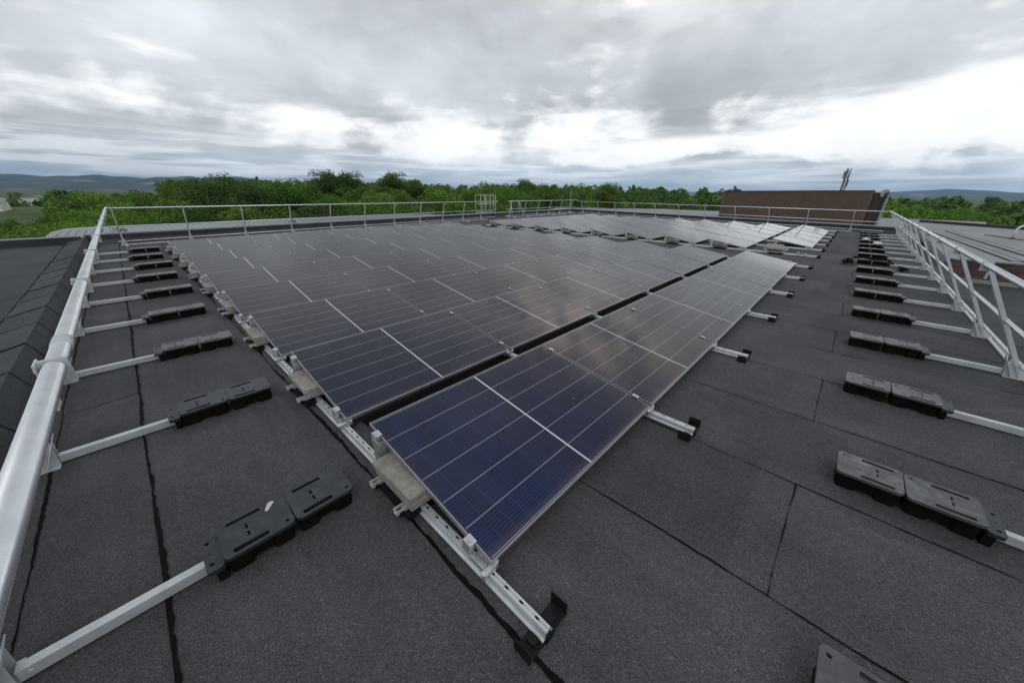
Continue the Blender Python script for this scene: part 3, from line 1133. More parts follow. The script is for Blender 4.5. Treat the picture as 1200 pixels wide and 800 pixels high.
def panel(x, r, i, n, field):
    y = Y0 + r * PY
    o = bpy.data.objects.new('solar_panel', None)
    C.objects.link(o)
    o.empty_display_size = .1
    o.location = (x, y, ZL + random.uniform(-.0015, .0015))
    o.rotation_euler = (TILT + R(random.uniform(-.12, .12)), R(random.uniform(-.10, .10)), 0)
    row = 'front row' if r == 0 else ORD[r] + ' row back'
    pos = 'at its left end' if i == 0 else ('at its right end' if i == n - 1 else ORD[i] + ' from its left end')
    if field == 1:
        lab = 'dark solar panel, %s, %s of the near array' % (pos, row)
        if r == 0 and i == 0:
            lab = 'deep blue solar panel nearest the camera, left end of the front row'
        grp = 'solar panels of the near array'
    else:
        lab = 'pale reflecting solar panel, %s, %s of the far array' % (pos, row)
        grp = 'solar panels of the far array'
    tag(o, lab, 'solar panel', grp)
    link('frame', frame_me if i == 0 else shaded_frame_me, o)
    link('glass', glass_me, o)
    for ty in (.14, PW - .12):
        if i == 0:
            link('clamp', endclamp_me, o, (0, ty, 0))
        else:
            link('clamp', clamp_me, o, (0, ty, 0))
    if i == n - 1:
        for ty in (.14, PW - .12):
            q = link('clamp', endclamp_me, o, (PL, ty, 0))
            q.rotation_euler = (0, 0, PI)


for r in range(NR):
    for i in range(6):
        panel(X0 + i * PX, r, i, 6, 1)
    for i in range(6):
        if r == 0 and i == 0:
            continue
        if r == 0:
            panel(F2 + i * PX, r, i - 1, 5, 2)
        else:
            panel(F2 + i * PX, r, i, 6, 2)

# ------------------------------------------------------------------ mounting rails
YE = Y0 + (NR - 1) * PY + 1.45
RLEN = YE - .43
pm = MB()
prof = [(-.032, 0), (-.032, .006), (-.019, .010), (-.019, .038), (-.014, .048), (-.004, .048), (-.004, .043), (.004, .043), (.004, .048), (.014, .048), (.019, .038), (.019, .010), (.032, .006), (.032, 0)]
pm.prism(prof, 0, RLEN, 'y')
y = .05
while y < RLEN - .1:
    pm.box(-.0045, .0045, y, y + .018, .0462, .0486, slot=1)
    pm.box(.0195, .0210, y + .05, y + .075, .018, .030, slot=1)
    y += .085
ro = pm.build('rail_profile', [M['galv'], M['rubber']])
rail_me = ro.data
bpy.data.objects.remove(ro)
fm = MB()
fm.box(-.115, .115, 0, .075, .002, .008)
fm.box(-.119, -.1152, -.002, .080, .002, .068)
fm.box(.1152, .119, -.002, .080, .002, .068)
fm.box(-.026, .026, -.006, -.002, .002, .046)
fm.box(-.070, -.034, .02, .06, .0085, .022)
fm.box(.034, .070, .02, .06, .0085, .022)
fo = fm.build('end_bracket', M['bracket'])
foot_me = fo.data
bpy.data.objects.remove(fo)
bm1 = MB()
bm1.box(-.026, .026, -.05, .075, .050, .056)
bm1.box(-.026, -.0225, -.05, .075, .0565, .072)
bm1.box(.0225, .026, -.05, .075, .0565, .072)
bm1.box(-.048, .048, -.046, -.022, .0575, .075, Matrix.Rotation(R(7), 4, 'Z'), bevel=.004)
bm1.tube([(-.04, -.034, .035), (-.04, -.034, .082)], .010, 8)
bm1.tube([(.04, -.034, .035), (.04, -.034, .082)], .010, 8)
bo = bm1.build('front_bracket', M['alu'])
frontb_me = bo.data
bpy.data.objects.remove(bo)
rm = MB()
rm.box(-.024, -.020, -.035, .035, .050, .236)
rm.box(-.0195, .022, -.035, -.031, .050, .230)
rm.box(-.0195, .022, .031, .035, .050, .230)
rm.box(-.030, .030, -.05, .05, .0485, .0495)
ro = rm.build('rear_post', M['alu'])
rearp_me = ro.data
bpy.data.objects.remove(ro)
tm = MB()
tm.box(-.10, .36, -.19, .19, .012, .042)
tm.box(-.125, -.101, -.155, -.115, .030, .062)
tm.box(-.125, -.101, .115, .155, .030, .062)
to = tm.build('ballast_tray', M['bracket'])
tray_me = to.data
bpy.data.objects.remove(to)
sm = MB()
for yy in (-.135, .135):
    sm.box(-.142, .40, yy - .018, yy - .014, .043, .072)
    sm.box(-.142, .40, yy + .014, yy + .018, .043, .072)
    sm.box(-.142, .40, yy - .0135, yy + .0135, .043, .047)
so = sm.build('cross_bar', M['galv'])
cross_me = so.data
bpy.data.objects.remove(so)


def slab(x, y, z, rz, label, grp, w=.40, d=.40, h=.040):
    mb = MB().box(-w / 2, w / 2, -d / 2, d / 2, 0, h, bevel=.004)
    o = mb.build('paving_slab', M['concrete'], None, (x, y, z))
    o.rotation_euler = (0, 0, rz)
    return tag(o, label, 'paving slab', grp)


for fld, xs in ((1, [X0 + k * PX for k in range(7)]), (2, [F2 + k * PX for k in range(7)])):
    for k, xx in enumerate(xs):
        xr = xx - .012 if k < 6 else xx - .03
        where = 'near' if fld == 1 else 'far'
        if k == 0:
            lab = 'galvanised mounting rail at the left edge of the %s array' % where
        elif k == 6:
            lab = 'galvanised mounting rail at the right edge of the %s array' % where
        else:
            lab = 'galvanised mounting rail under the %s array, %s from its left edge' % (where, ORD[k])
        t = thing('mounting_rail', lab, 'mounting rail', (xr, .43, .004), group='mounting rails of the solar arrays')
        link('rail_profile', rail_me, t, (0, 0, .006))
        link('end_bracket', foot_me, t, (0, -.005, -.002))
        q = link('end_bracket', foot_me, t, (0, RLEN + .005, -.002))
        q.rotation_euler = (0, 0, PI)
        for r in range(NR):
            y = Y0 + r * PY - .43
            link('front_bracket', frontb_me, t, (0, y + .035, 0))
            link('rear_post', rearp_me, t, (0, y + PW * math.cos(TILT) - .13, 0))
            if k == 0:
                link('ballast_tray', tray_me, t, (-.0, y + .715, .0))
                link('cross_bar', cross_me, t, (-.0, y + .715, .008))
for r in range(1, 4):  # black strips added on the felt so the row gaps read as shade
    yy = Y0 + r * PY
    o = MB().box(.12, 6 * PX - .06, -.17, .03, .006, .022).build('gap_shade_strip', M['rubber'], None, (X0, yy, 0))
    tag(o, 'added black strip darkening the gap before the %s row of the near array' % ORD[r], 'shade strip')
for r in range(3):
    yh = Y0 + r * PY + PW * math.cos(TILT)
    mb = MB()
    for q in range(2):
        pts_ = []
        for k in range(15):
            f_ = k / 14
            pts_.append((X0 + .16 + .10 * q + .42 * f_ + .03 * math.sin(f_ * 9 + r), yh - .10 + .42 * f_ + .05 * math.sin(f_ * 7 + q * 2), .19 - .19 * math.sin(PI * f_) ** .7 + .008 * q - .05 * f_))
        mb.tube([(p_[0], p_[1], max(p_[2], .026 + .007 * q)) for p_ in pts_], .0035, 6)
    tag(mb.build('cable', M['rubber']), 'thin black cables drooping under the high edge at the left end, %s' % ('front row' if r == 0 else ORD[r] + ' row'), 'cable')
for fld, xx in ((1, X0), (2, F2)):
    for r in range(NR):
        if fld == 2 and r == 0:
            continue
        y = Y0 + r * PY + .715
        row = 'front row' if r == 0 else ORD[r] + ' row'
        where = 'near' if fld == 1 else 'far'
        for j in range(2):
            rz = random.uniform(-.02, .02)
            slab(xx + .093 + random.uniform(-.004, .01) + .012 * (1 - j), y - .0 - .012 * (1 - j), .088 + .0415 * j - .003, rz,
                 '%s concrete slab of the pair under the left end of the %s, %s array' % ('upper' if j else 'lower', row, where),
                 'concrete ballast slabs', .40, .40, .0405)
# uncovered slabs where the far array's front row starts late
bx, by = F2 + .3, 1.55
slab(bx, by, .078, .02, 'broad concrete slab lying uncovered, lowest of the pile left of far front row', 'uncovered concrete slabs', .60, .60, .045)
slab(bx + .55, by + .10, .124, .05, 'concrete slab on the uncovered pile, the one toward the panels', 'uncovered concrete slabs', .55, .45, .045)
slab(bx - .10, by + .02, .1245, -.06, 'concrete slab on the uncovered pile, the one toward the near array', 'uncovered concrete slabs', .50, .50, .045)
t = thing('slab_tray', 'black tray under the uncovered pile of concrete slabs', 'tray', (bx + .1, by, 0))
MB().box(-.35, .6, -.22, .22, .058, .077).build('tray_base', M['bracket'], t)
for yy in (-.18, .15):
    MB().box(-.3, .55, yy, yy + .04, .004, .0575).build('leg', M['bracket'], t)


# ------------------------------------------------------------------ guardrails
def rounded(x0, x1, y0, y1, r, n=4):
    pts = []
    for cx_, cy_, a0 in ((x1 - r, y1 - r, 0), (x0 + r, y1 - r, 90), (x0 + r, y0 + r, 180), (x1 - r, y0 + r, 270)):
        for k_ in range(n + 1):
            a_ = R(a0 + 90 * k_ / n)
            pts.append((cx_ + r * math.cos(a_), cy_ + r * math.sin(a_)))
    return pts


def circ(cx_, cy_, r, n=10):
    return [(cx_ + r * math.cos(2 * PI * k_ / n), cy_ + r * math.sin(2 * PI * k_ / n)) for k_ in range(n)]


# one counterweight, length along +X away from the rail
bl, bw_ = .285, .245
pmb = MB()
holes = [rounded(-.105, .035, .078, .104, .004, 2), rounded(-.105, .035, -.104, -.078, .004, 2), circ(.115, -.085, .009), [(-.045, .012), (-.030, .004), (-.030, .040), (-.045, .032), (-.036, .022)], [(-.045, -.040), (-.030, -.048), (-.030, -.012), (-.045, -.020), (-.036, -.030)]]
pmb.prism(rounded(-bl / 2, bl / 2, -bw_ / 2, bw_ / 2, .026), .103, .120, holes=holes)
po = pmb.build('top_plate', M['plastic'])
plate_me = po.data
plate2_me = plate_me.copy()
plate2_me.materials[0] = M['plastic_dusty']
bpy.data.objects.remove(po)
rmb = MB()
for cx_ in (-.09, .08):
    rmb.prism(rounded(cx_ - .045, cx_ + .045, -.098, -.04, .02, 4), 0.003, .0962)
    rmb.prism(rounded(cx_ - .045, cx_ + .045, .04, .098, .02, 4), 0.003, .0962)
rmb.box(-.132, .132, -.080, .080, .014, .1022)
ro = rmb.build('rubber_base', M['rubber'])
base_me = ro.data
bpy.data.objects.remove(ro)
flm = MB()
flm.prism(rounded(-.045, .020, -.112, .112, .018, 3), .072, .094, holes=[circ(-.022, .07, .0095), circ(-.022, -.07, .0095), circ(-.024, 0, .004, 6)])
flm.box(-.02, .018, -.1, -.035, .004, .0715)
flm.box(-.02, .018, .035, .1, .004, .0715)
fo = flm.build('end_flange', [M['plastic'], M['rubber']])
for pg in fo.data.polygons:
    if pg.center.z < .07:
        pg.material_index = 1
flange_me = fo.data
bpy.data.objects.remove(fo)


def counterweight(x, y, rz, label, grp, blocks=2, dusty=False):
    t = thing('counterweight', label, 'counterweight', (x, y, .0), rz, grp)
    for k_ in range(blocks):
        xo = .165 + k_ * .291
        a_ = link('top_plate', plate2_me if dusty else plate_me, t, (xo, 0, 0))
        a_.rotation_euler = (0, R(random.uniform(-.8, .8)), R(random.uniform(-.6, .6)))
        link('rubber_base', base_me, t, (xo, 0, 0))
    link('end_flange', flange_me, t, (0, 0, 0))
    return t


def lean(p0, p1, w, w1, d, mb, axis):
    """flat post from p0 (foot) to p1 (head); w across the rail's direction, d in the leaning direction"""
    p0, p1 = Vector(p0), Vector(p1)
    z = (p1 - p0).normalized()
    x = Vector(axis)
    y = z.cross(x).normalized()
    x = y.cross(z).normalized()
    m_ = Matrix((x, y, z)).transposed().to_4x4()
    m_.translation = p0
    L_ = (p1 - p0).length
    t_ = .004
    for (a0, a1, b0, b1, c0, c1) in ((-w / 2, w / 2, -w1 / 2, w1 / 2, -t_ / 2, t_ / 2), (-w / 2, -w / 2 + t_, -w1 / 2, -w1 / 2 + t_, t_ / 2 + .0005, d), (w / 2 - t_, w / 2, w1 / 2 - t_, w1 / 2, t_ / 2 + .0005, d)):
        v = [m_ @ Vector(q) for q in ((a0, c0, 0), (a1, c0, 0), (a1, c1, 0), (a0, c1, 0), (b0, c0, L_), (b1, c0, L_), (b1, c1, L_), (b0, c1, L_))]
        v = [mb.bm.verts.new(q) for q in v]
        for q in ((3, 2, 1, 0), (4, 5, 6, 7), (0, 1, 5, 4), (1, 2, 6, 5), (2, 3, 7, 6), (3, 0, 4, 7)):
            mb.bm.faces.new([v[k_] for k_ in q])


def guardrail(name, label, start, ang, length, posts, H=1.1, out=.53, arms=True, rt=.0248, arm_len=.56, gap=None, pw=(.098, .072), gus=1.0):
    """local frame: +X runs along the rail, +Y points to the outside; the handrail lies over y=0, feet at y=out"""
    t = thing(name, label, 'guardrail', (start[0], start[1], 0), ang)
    mid_z = .52 * H
    runs = [(0, length)] if gap is None else [(0, gap[0]), (gap[1], length)]
    for u0, u1 in runs:
        MB().tube([(u0, 0, H), (u1, 0, H)], rt, 20).build('handrail', M['tube'], t)
        my = out * (1 - mid_z / H) + .03
        MB().tube([(u0, my, mid_z), (u1, my, mid_z)], rt * .72, 14).build('midrail', M['tube'], t)
        MB().tube([(u0, out - .02, .13), (u1, out - .02, .13)], rt * .62, 12).build('toe_rail', M['tube'], t)
    u = 3.2
    while u < length - 1:
        if gap is None or not (gap[0] - .1 < u < gap[1] + .1):
            MB().tube([(u - .045, 0, H), (u + .045, 0, H)], rt * 1.10, 20).build('tube_coupler', M['galv'], t)
        u += 6.0
    pmesh = gmesh = amesh = None
    for u in posts:
        if pmesh is None:
            mb = MB()
            lean((0, out, .01), (0, .012, H - rt - .004), pw[0], pw[1], .030, mb, (1, 0, 0))
            # bracket round the handrail
            mb.prism(rounded(-.034, .034, H - .060, H + .031, .006, 2), -.005, .005, 'x', holes=[circ(0, H, rt + .0012, 18)])
            mb.box(-pw[1] / 2, pw[1] / 2, .0285, .0335, H - .13, H + .029)
            mb.box(-.028, .028, -.020, .030, H - rt - .012, H - rt - .0045)
            mb.tube([(0, .0338, H), (0, .041, H)], .0065, 8)
            mb.tube([(.0052, .026, H - .04), (.011, .026, H - .04)], .005, 6)
            o = mb.build('post', M['galv'], t)
            pmesh = o.data
            mb = MB()
            # flared gusset and foot plate
            sl = out / H
            mb.box(-.088, .088, out - .100, out + .110, .003, .009)
            zt_ = .20
            for (yy, th) in ((-.022, .004),):
                v = []
                for q in (-.085, .085):
                    v.append((q, out - .05, .010))
                for q in (.03, -.03):
                    v.append((q, out - sl * zt_ - .030, zt_))
                va = [mb.bm.verts.new(p_) for p_ in v]
                vb = [mb.bm.verts.new((p_[0], p_[1] + th, p_[2])) for p_ in v]
                mb.bm.faces.new(va)
                mb.bm.faces.new(list(reversed(vb)))
                for q in range(4):
                    mb.bm.faces.new((va[q], vb[q], vb[(q + 1) % 4], va[(q + 1) % 4]))
            for s_ in (-1, 1):
                mb.prism([(out - .098, .0095), (out + .07, .0095), (out - .075, .19), (out - .105, .19)], s_ * .034 - .002, s_ * .034 + .002, 'x')
            o2_ = mb.build('foot', M['galv'], t)
            gmesh = o2_.data
            o.location = (u, 0, 0)
            o2_.location = (u, 0, 0)
            if arms:
                mb = MB()
                mb.box(-.021, .021, out - .10 - arm_len, out - .101, .010, .062, bevel=.003)
                mb.tube([(-.024, out - .13, .035), (.024, out - .13, .035)], .009, 8)
                o3 = mb.build('arm', M['galv'], t)
                amesh = o3.data
                o3.location = (u, 0, 0)
        else:
            link('post', pmesh, t, (u, 0, 0))
            link('foot', gmesh, t, (u, 0, 0))
            if arms:
                link('arm', amesh, t, (u, 0, 0))
    # base channel between the feet
    mb = MB()
    ps = list(posts)
    for a_, b_ in zip(ps, ps[1:]):
        if gap and a_ < gap[0] <= b_:
            continue
        mb.box(a_ + .095, b_ - .095, out + .02, out + .055, .004, .022)
        mb.box(a_ + .095, b_ - .095, out + .056, out + .060, .004, .040)
    mb.build('base_channel', M['galv'], t)
    return t


# left: runs along +Y, outside is -X
LP = [.15 + 1.575 * k_ for k_ in range(10)]
JIT = [0, 0, 0, .012, -.015, .02, -.03, .03, -.02, .01]
t = guardrail('guardrail', 'long galvanised guardrail leaning over the left edge, its handrail closest to the camera', (-.285, -1.2), PI / 2, BACK(0) - 1.0 + 1.2, [p + 1.2 for p in LP], 1.1, .53)
for k_, yy in enumerate(LP):
    if k_ == 0:
        continue
    n_ = ['nearest the camera, with a pale scrape', 'second', 'third', 'fourth', 'fifth', 'sixth', 'seventh', 'eighth', 'ninth and farthest'][k_ - 1]
    lab = 'black two-block counterweight in the left row, ' + n_ + (' from the camera' if 0 < k_ - 1 < 8 else '')
    counterweight(-.142 + JIT[k_], yy + .005, random.uniform(-.03, .03) if k_ > 1 else 0.0, lab, 'counterweights of the left guardrail', dusty=k_ > 2)
# scrape of pale tape on the first weight
tp = MB().prism([(0, 0), (.055, .022), (.048, .042), (.030, .040), (-.006, .014)], 0, .0015)
o = tp.build('tape', M['tape'], None, (.085, 1.775, .1215))
o.rotation_euler = (0, 0, .5)
tag(o, 'torn scrap of pale tape on the nearest left counterweight', 'tape')
# right: runs along -X .. outside is -Y  (local +X = -world X)
RP = [1.205] + [1.15 + 1.483 * k_ for k_ in range(1, 16)]
XE = 24.2
t = guardrail('guardrail', 'long galvanised guardrail leaning over the right edge of the roof', (XE, -1.05), PI, XE - .6, [XE - p for p in reversed(RP)], 1.03, .54, rt=.025)
for k_, xx in enumerate(RP):
    n_ = ['nearest the camera, cut by the photo edge', 'second', 'third', 'fourth', 'fifth', 'sixth', 'seventh', 'eighth', 'ninth', 'tenth', 'eleventh', 'twelfth', 'thirteenth',
          'fourteenth', 'fifteenth', 'sixteenth and farthest'][k_]
    lab = 'black two-block counterweight in the right row, ' + n_ + (' from the camera' if 0 < k_ < 15 else '')
    counterweight(xx + random.uniform(-.006, .006), -.935, PI / 2 + (random.uniform(-.035, .035) if k_ > 1 else 0.0), lab, 'counterweights of the right guardrail', dusty=True)
# back: runs along -X direction so that outside is +Y
bang = math.atan(.085)
bx0, bx1 = -.3, 28.2
by_ = lambda x_: BACK(x_) - 1.35
Lb = (bx1 - bx0) / math.cos(bang)
posts = [.12 + 1.62 * k_ for k_ in range(11)] + [19.25 + 1.72 * k_ for k_ in range(6)]
t = guardrail('guardrail', 'guardrail along the back before the trees, broken by a ladder gate', (bx0, by_(bx0)), bang, Lb, posts, 1.1, .30, rt=.021, gap=(17.75, 18.85), pw=(.038, .032), arm_len=.5)
# far: from back corner towards the right corner
pa, pb = Vector((bx1, by_(bx1))), Vector((XE, -1.05))
dfar = pb - pa
posts = [.5 + 1.83 * k_ for k_ in range(11)]
t = guardrail('guardrail', 'guardrail across the far right end in front of the brown plant room', (pa.x, pa.y), math.atan2(dfar.y, dfar.x), dfar.length, posts, 1.0, .42, rt=.020, pw=(.038, .032), arm_len=.4)

# ladder access cage at the back
cgx = 19.3
cg = thing('ladder_cage', 'pale tubular ladder cage with gate in the back guardrail', 'ladder cage', (cgx - 1.9, by_(cgx) + 1.15, 0), bang)
for (ux, uy) in ((0, 0), (0, .9), (1.1, 0), (1.1, .9), (.55, .9), (.55, 0), (1.9, .9)):
    MB().tube([(ux, uy, -.2), (ux, uy, 1.46 if ux < 1.5 else 1.40)], .019, 10).build('upright', M['greenish'], cg)
for zz_ in (.35, .90, 1.46):
    mb = MB().tube([(-.02, 0, zz_), (1.12, 0, zz_)], .016, 8)
    mb.tube([(-.02, .9, zz_ + .001), (1.9, .9, zz_ + .001)], .02, 8)
    mb.tube([(0, .02, zz_), (0, .88, zz_)], .02, 8)
    mb.build('hoop', M['greenish'], cg)
gt = thing('gate', 'pale self-closing gate beside the ladder cage', 'gate', (cgx - .55, by_(cgx) - .05, 0), bang)
MB().tube([(0, 0, 0), (0, 0, 1.15), (.9, 0, 1.15), (.9, 0, .0)], .026, 10).build('gate_frame', M['greenish'], gt)
MB().tube([(0, 0, .6), (.9, 0, .6)], .02, 8).build('gate_rail', M['greenish'], gt)
mb = MB()
mb.tube([(-.25, -.35, .02), (-.02, .0, 1.1)], .02, 8)
mb.tube([(1.15, -.35, .02), (.92, .0, 1.1)], .02, 8)
mb.build('gate_brace', M['greenish'], gt)
# lightning rod at the back corner
lx, ly = 27.6, by_(27.6) + .35
t = thing('lightning_rod', 'thin pale rod with two white collars at the far back corner', 'rod', (lx, ly, 0))
MB().tube([(0, 0, 0), (0, 0, 2.0)], .022, 8, r2=.012).build('rod', M['greenish'], t)
for zz_ in (.75, 1.05):
    MB().tube([(0, 0, zz_), (0, 0, zz_ + .07)], .055, 10).build('collar', M['white'], t)
MB().box(-.18, .18, -.18, .18, 0, .08, bevel=.01).build('base', M['concrete'], t)

# bits lying on the far right counterweights
def bag(x, y, z, s_, label):
    mb = MB()
    bmesh.ops.create_icosphere(mb.bm, subdivisions=3, radius=1)
    rnd = random.Random(int(x * 10))
    for v in mb.bm.verts:
        k_ = 1 + .25 * math.sin(v.co.x * 5 + x) * math.cos(v.co.y * 6) + rnd.uniform(-.08, .08)
        v.co = Vector((v.co.x * s_ * k_, v.co.y * s_ * .8 * k_, max(v.co.z, -.5) * s_ * .35 * k_ + s_ * .18))
    tag(mb.build('plastic_bag', M['bag'], None, (x, y, z)), label, 'bag')


bag(18.95, -.50, .13, .13, 'crumpled white bag lying on a far counterweight of the right row')
bag(17.47, -.78, .13, .15, 'crumpled pale bag on the right row, nearer the guardrail arm')


def coil(pts_seed, x, y, s_, n, label):
    rnd = random.Random(pts_seed)
    mb = MB()
    for q in range(n):
        pts_ = []
        ph = rnd.random() * 6
        for k_ in range(26):
            a_ = ph + k_ * .42
            rr_ = s_ * (.6 + .4 * math.sin(k_ * .31 + ph))
            pts_.append((rr_ * math.cos(a_) * 1.7, rr_ * math.sin(a_) * .6, .02 + .06 * abs(math.sin(k_ * .5 + ph)) + .02 * q))
        mb.tube(pts_, .012, 6)
    return tag(mb.build('cable_coil', M['rubber'], None, (x, y, .0)), label, 'cable')


coil(3, 12.75, -.16, .20, 3, 'tangled black cable at the inner end of a right counterweight')
o = coil(8, 12.3, -1.15, .16, 2, 'small tangle of black cable beside a right guardrail arm')
mb = MB()
pts_ = [(0, .1, .14), (0, -.1, .16), (.02, -.3, .135), (-.02, -.55, .15), (.01, -.68, .06)]
mb.tube(pts_, .02, 8)
mb.tube([(p_[0] + .06, p_[1], p_[2] + .008) for p_ in pts_], .015, 8)
tag(mb.build('cable', M['rubber'], None, (RP[8] - .02, -.33, 0)), 'thick black cables laid over a right counterweight', 'cable')
# loose metal clamp on the rail beyond the near array
o = MB().box(-.05, .05, -.03, .03, 0, .004).box(-.05, -.046, -.03, .03, .0045, .07).box(.046, .05, -.03, .03, .0045, .05).build('loose_clamp', M['alu'], None, (F2 - .012, .95, .0585))
tag(o, 'loose bright clamp standing on the first bare rail right of the near array', 'clamp')

# ------------------------------------------------------------------ trees


def crown(seed, nl, size, shape='round', clumps=30):
    """leaf positions of a unit crown about 1 high / 1 wide (radius 1, centre 0)"""
    rng = np.random.default_rng(seed)
    cs = []
    while len(cs) < clumps:
        p = rng.normal(size=3)
        p /= np.linalg.norm(p)
        p *= rng.uniform(.42, .86)
        if p[2] < -.55:
            continue
        cs.append(p)
    cs = np.array(cs)
    rad = rng.uniform(.24, .44, len(cs))
    w = rad ** 2
    w /= w.sum()
    idx = rng.choice(len(cs), nl, p=w)
    d = rng.normal(size=(nl, 3))
    d /= np.linalg.norm(d, axis=1)[:, None]
    d[:, 2] = np.where(rng.random(nl) < .65, np.abs(d[:, 2]), d[:, 2])
    rr_ = rad[idx][:, None] * (rng.random((nl, 1)) ** .28)
    pos = cs[idx] + d * rr_
    k_ = rng.random(nl) < .12
    pos[k_] *= rng.uniform(.3, .8, (k_.sum(), 1))
    if shape == 'tall':
        pos[:, 0:2] *= (.95 - .35 * np.clip(pos[:, 2:3], -1, 1))
    return pos, d


TM = []
specs = [(11, 17000, .050, 'round', 44, 'leaf1'), (12, 17000, .046, 'round', 50, 'leaf3'), (13, 17000, .048, 'tall', 44, 'leaf2'),
         (14, 7500, .075, 'round', 34, 'leaf1'), (15, 7500, .075, 'round', 40, 'leaf2'), (16, 7500, .075, 'tall', 34, 'leaf1'), (17, 7500, .070, 'round', 34, 'leaf3')]
for sd_, nl, sz, shp, cl, lf in specs:
    nl = int(nl * 1.4)
    pos, d = crown(sd_, nl, sz, shp, cl)
    me_ = leaf_mesh('crown', pos, sz, sd_, [M[lf]], outward=d)
    mb = MB()
    mb.tube([(0, 0, -2.6), (.02, .01, -1.2), (0, .03, -.2), (.04, 0, .35)], .085, 8, r2=.03)
    rng_ = random.Random(sd_)
    for q in range(6):
        a_ = q * 1.05 + rng_.random()
        h_ = rng_.uniform(-.9, -.1)
        mb.tube([(0, 0, h_), (.25 * math.cos(a_), .25 * math.sin(a_), h_ + .22), (.6 * math.cos(a_), .6 * math.sin(a_), h_ + .55)], .035, 6, r2=.008)
    to = mb.build('trunk', M['bark'])
    TM.append((me_, to.data, lf))
    bpy.data.objects.remove(to)


def inpoly(x_, y_, poly):
    c_ = False
    n_ = len(poly)
    for i_ in range(n_):
        xa, ya = poly[i_]
        xb, yb = poly[(i_ + 1) % n_]
        if (ya > y_) != (yb > y_) and x_ < (xb - xa) * (y_ - ya) / (yb - ya) + xa:
            c_ = not c_
    return c_


def zone(az_):
    if az_ > 86:
        return 'left of the long handrail end'
    if az_ > 66:
        return 'behind the left part of the back guardrail'
    if az_ > 44:
        return 'behind the ladder cage side of the back guardrail'
    if az_ > 28:
        return 'behind the far back corner of the roof'
    if az_ > 14:
        return 'left of the brown plant room'
    return 'beyond the pale roof right of the plant room'


KIND = {'leaf1': 'rounded mid-green tree', 'leaf2': 'dark green dense tree', 'leaf3': 'bright yellow-green tree'}


def tree(az_, r_, top, cr, v, label=None):
    x_, y_ = r_ * math.cos(R(az_)), r_ * math.sin(R(az_))
    me_, tm_, lf = TM[v]
    ch = cr * random.uniform(.85, 1.05)
    cz = top - ch * .98
    dist = 'near' if r_ < 55 else ('middle distance' if r_ < 115 else 'distant')
    o_ = bpy.data.objects.new('tree', None)
    C.objects.link(o_)
    o_.location = (x_, y_, -10)
    o_.rotation_euler = (0, 0, random.uniform(0, 6.28))
    lab = label or '%s, %s, %s' % (KIND[lf], dist, zone(az_))
    tag(o_, lab, 'tree', lab if label is None else None)
    a_ = link('crown', me_, o_, (0, 0, cz + 10))
    a_.scale = (cr, cr, ch)
    b_ = link('trunk', tm_, o_, (0, 0, cz + 10))
    b_.scale = (cr, cr, max((cz + 10) / 2.6, .3))


def toplimit(az_, r_):
    """crown top height that keeps the skyline at the photographed elevation"""
    return None


rnd = random.Random(21)
ntree = 0
for r_, step_, cr in ((21.5, 4.2, 3.0), (25, 4.6, 3.4), (29, 5.4, 3.9), (35, 6.0, 4.3), (43, 6.6, 4.8), (53, 7.6, 5.3), (65, 8.4, 5.8), (80, 9.3, 6.2), (98, 10.5, 6.8), (120, 11.6, 7.2), (148, 13, 7.6)):
    az_ = -12.0
    while az_ < 108:
        az_ += math.degrees(step_ * .92 / r_) * (.82 if az_ > 86 else 1) * rnd.uniform(.8, 1.2)
        rr_ = r_ * rnd.uniform(.93, 1.08)
        x_, y_ = rr_ * math.cos(R(az_)), rr_ * math.sin(R(az_))
        if -19 < x_ < 31.5 and y_ < 21.5:
            continue
        if inpoly(x_, y_, [(-5.5, 17), (-5.5, 44), (30, 44), (30, 20)]):
            continue
        if inpoly(x_, y_, [(33, -9), (101, -19), (108, 42), (85, 66), (44, 44), (33, 26)]):
            continue
        if -1.5 < az_ < 15 and rr_ < 200:
            continue                                  # hidden behind the plant room
        if az_ > 95.2 and rr_ > 110:
            continue                                  # open ground with the sheds
        # skyline: elevation of crown tops rises with distance in the belt
        if az_ > 87:
            el_ = -9.0 + 8.4 * min(1, (rr_ - 24) / 66)
        elif az_ > 24:
            tip = 1.35 if az_ > 76 else (1.6 if az_ > 56 else 1.0)
            el_ = -5.6 + (5.6 + tip) * min(1, (rr_ - 26) / 80)
        elif az_ > 14:
            el_ = -4.4 + 4.6 * min(1, (rr_ - 35) / 90)
        else:
            el_ = -4.2 + 3.7 * min(1, (rr_ - 30) / 100)
        if az_ > 93.8:
            el_ = min(el_, -3.3)
        top = EYE + rr_ * math.tan(R(el_)) + rnd.uniform(-.7, .7) * (rr_ / 70) ** .5
        top = min(max(top, -4.6), 6.5)
        if rr_ < 60:
            v = rnd.choice([0, 0, 1, 1, 2])
        else:
            v = rnd.choice([3, 3, 4, 4, 5, 6])
        if az_ < 14:
            v = rnd.choice([0, 1, 3, 6])
        tree(az_, rr_, top, cr * .92 * rnd.uniform(.8, 1.2), v)
        ntree += 1
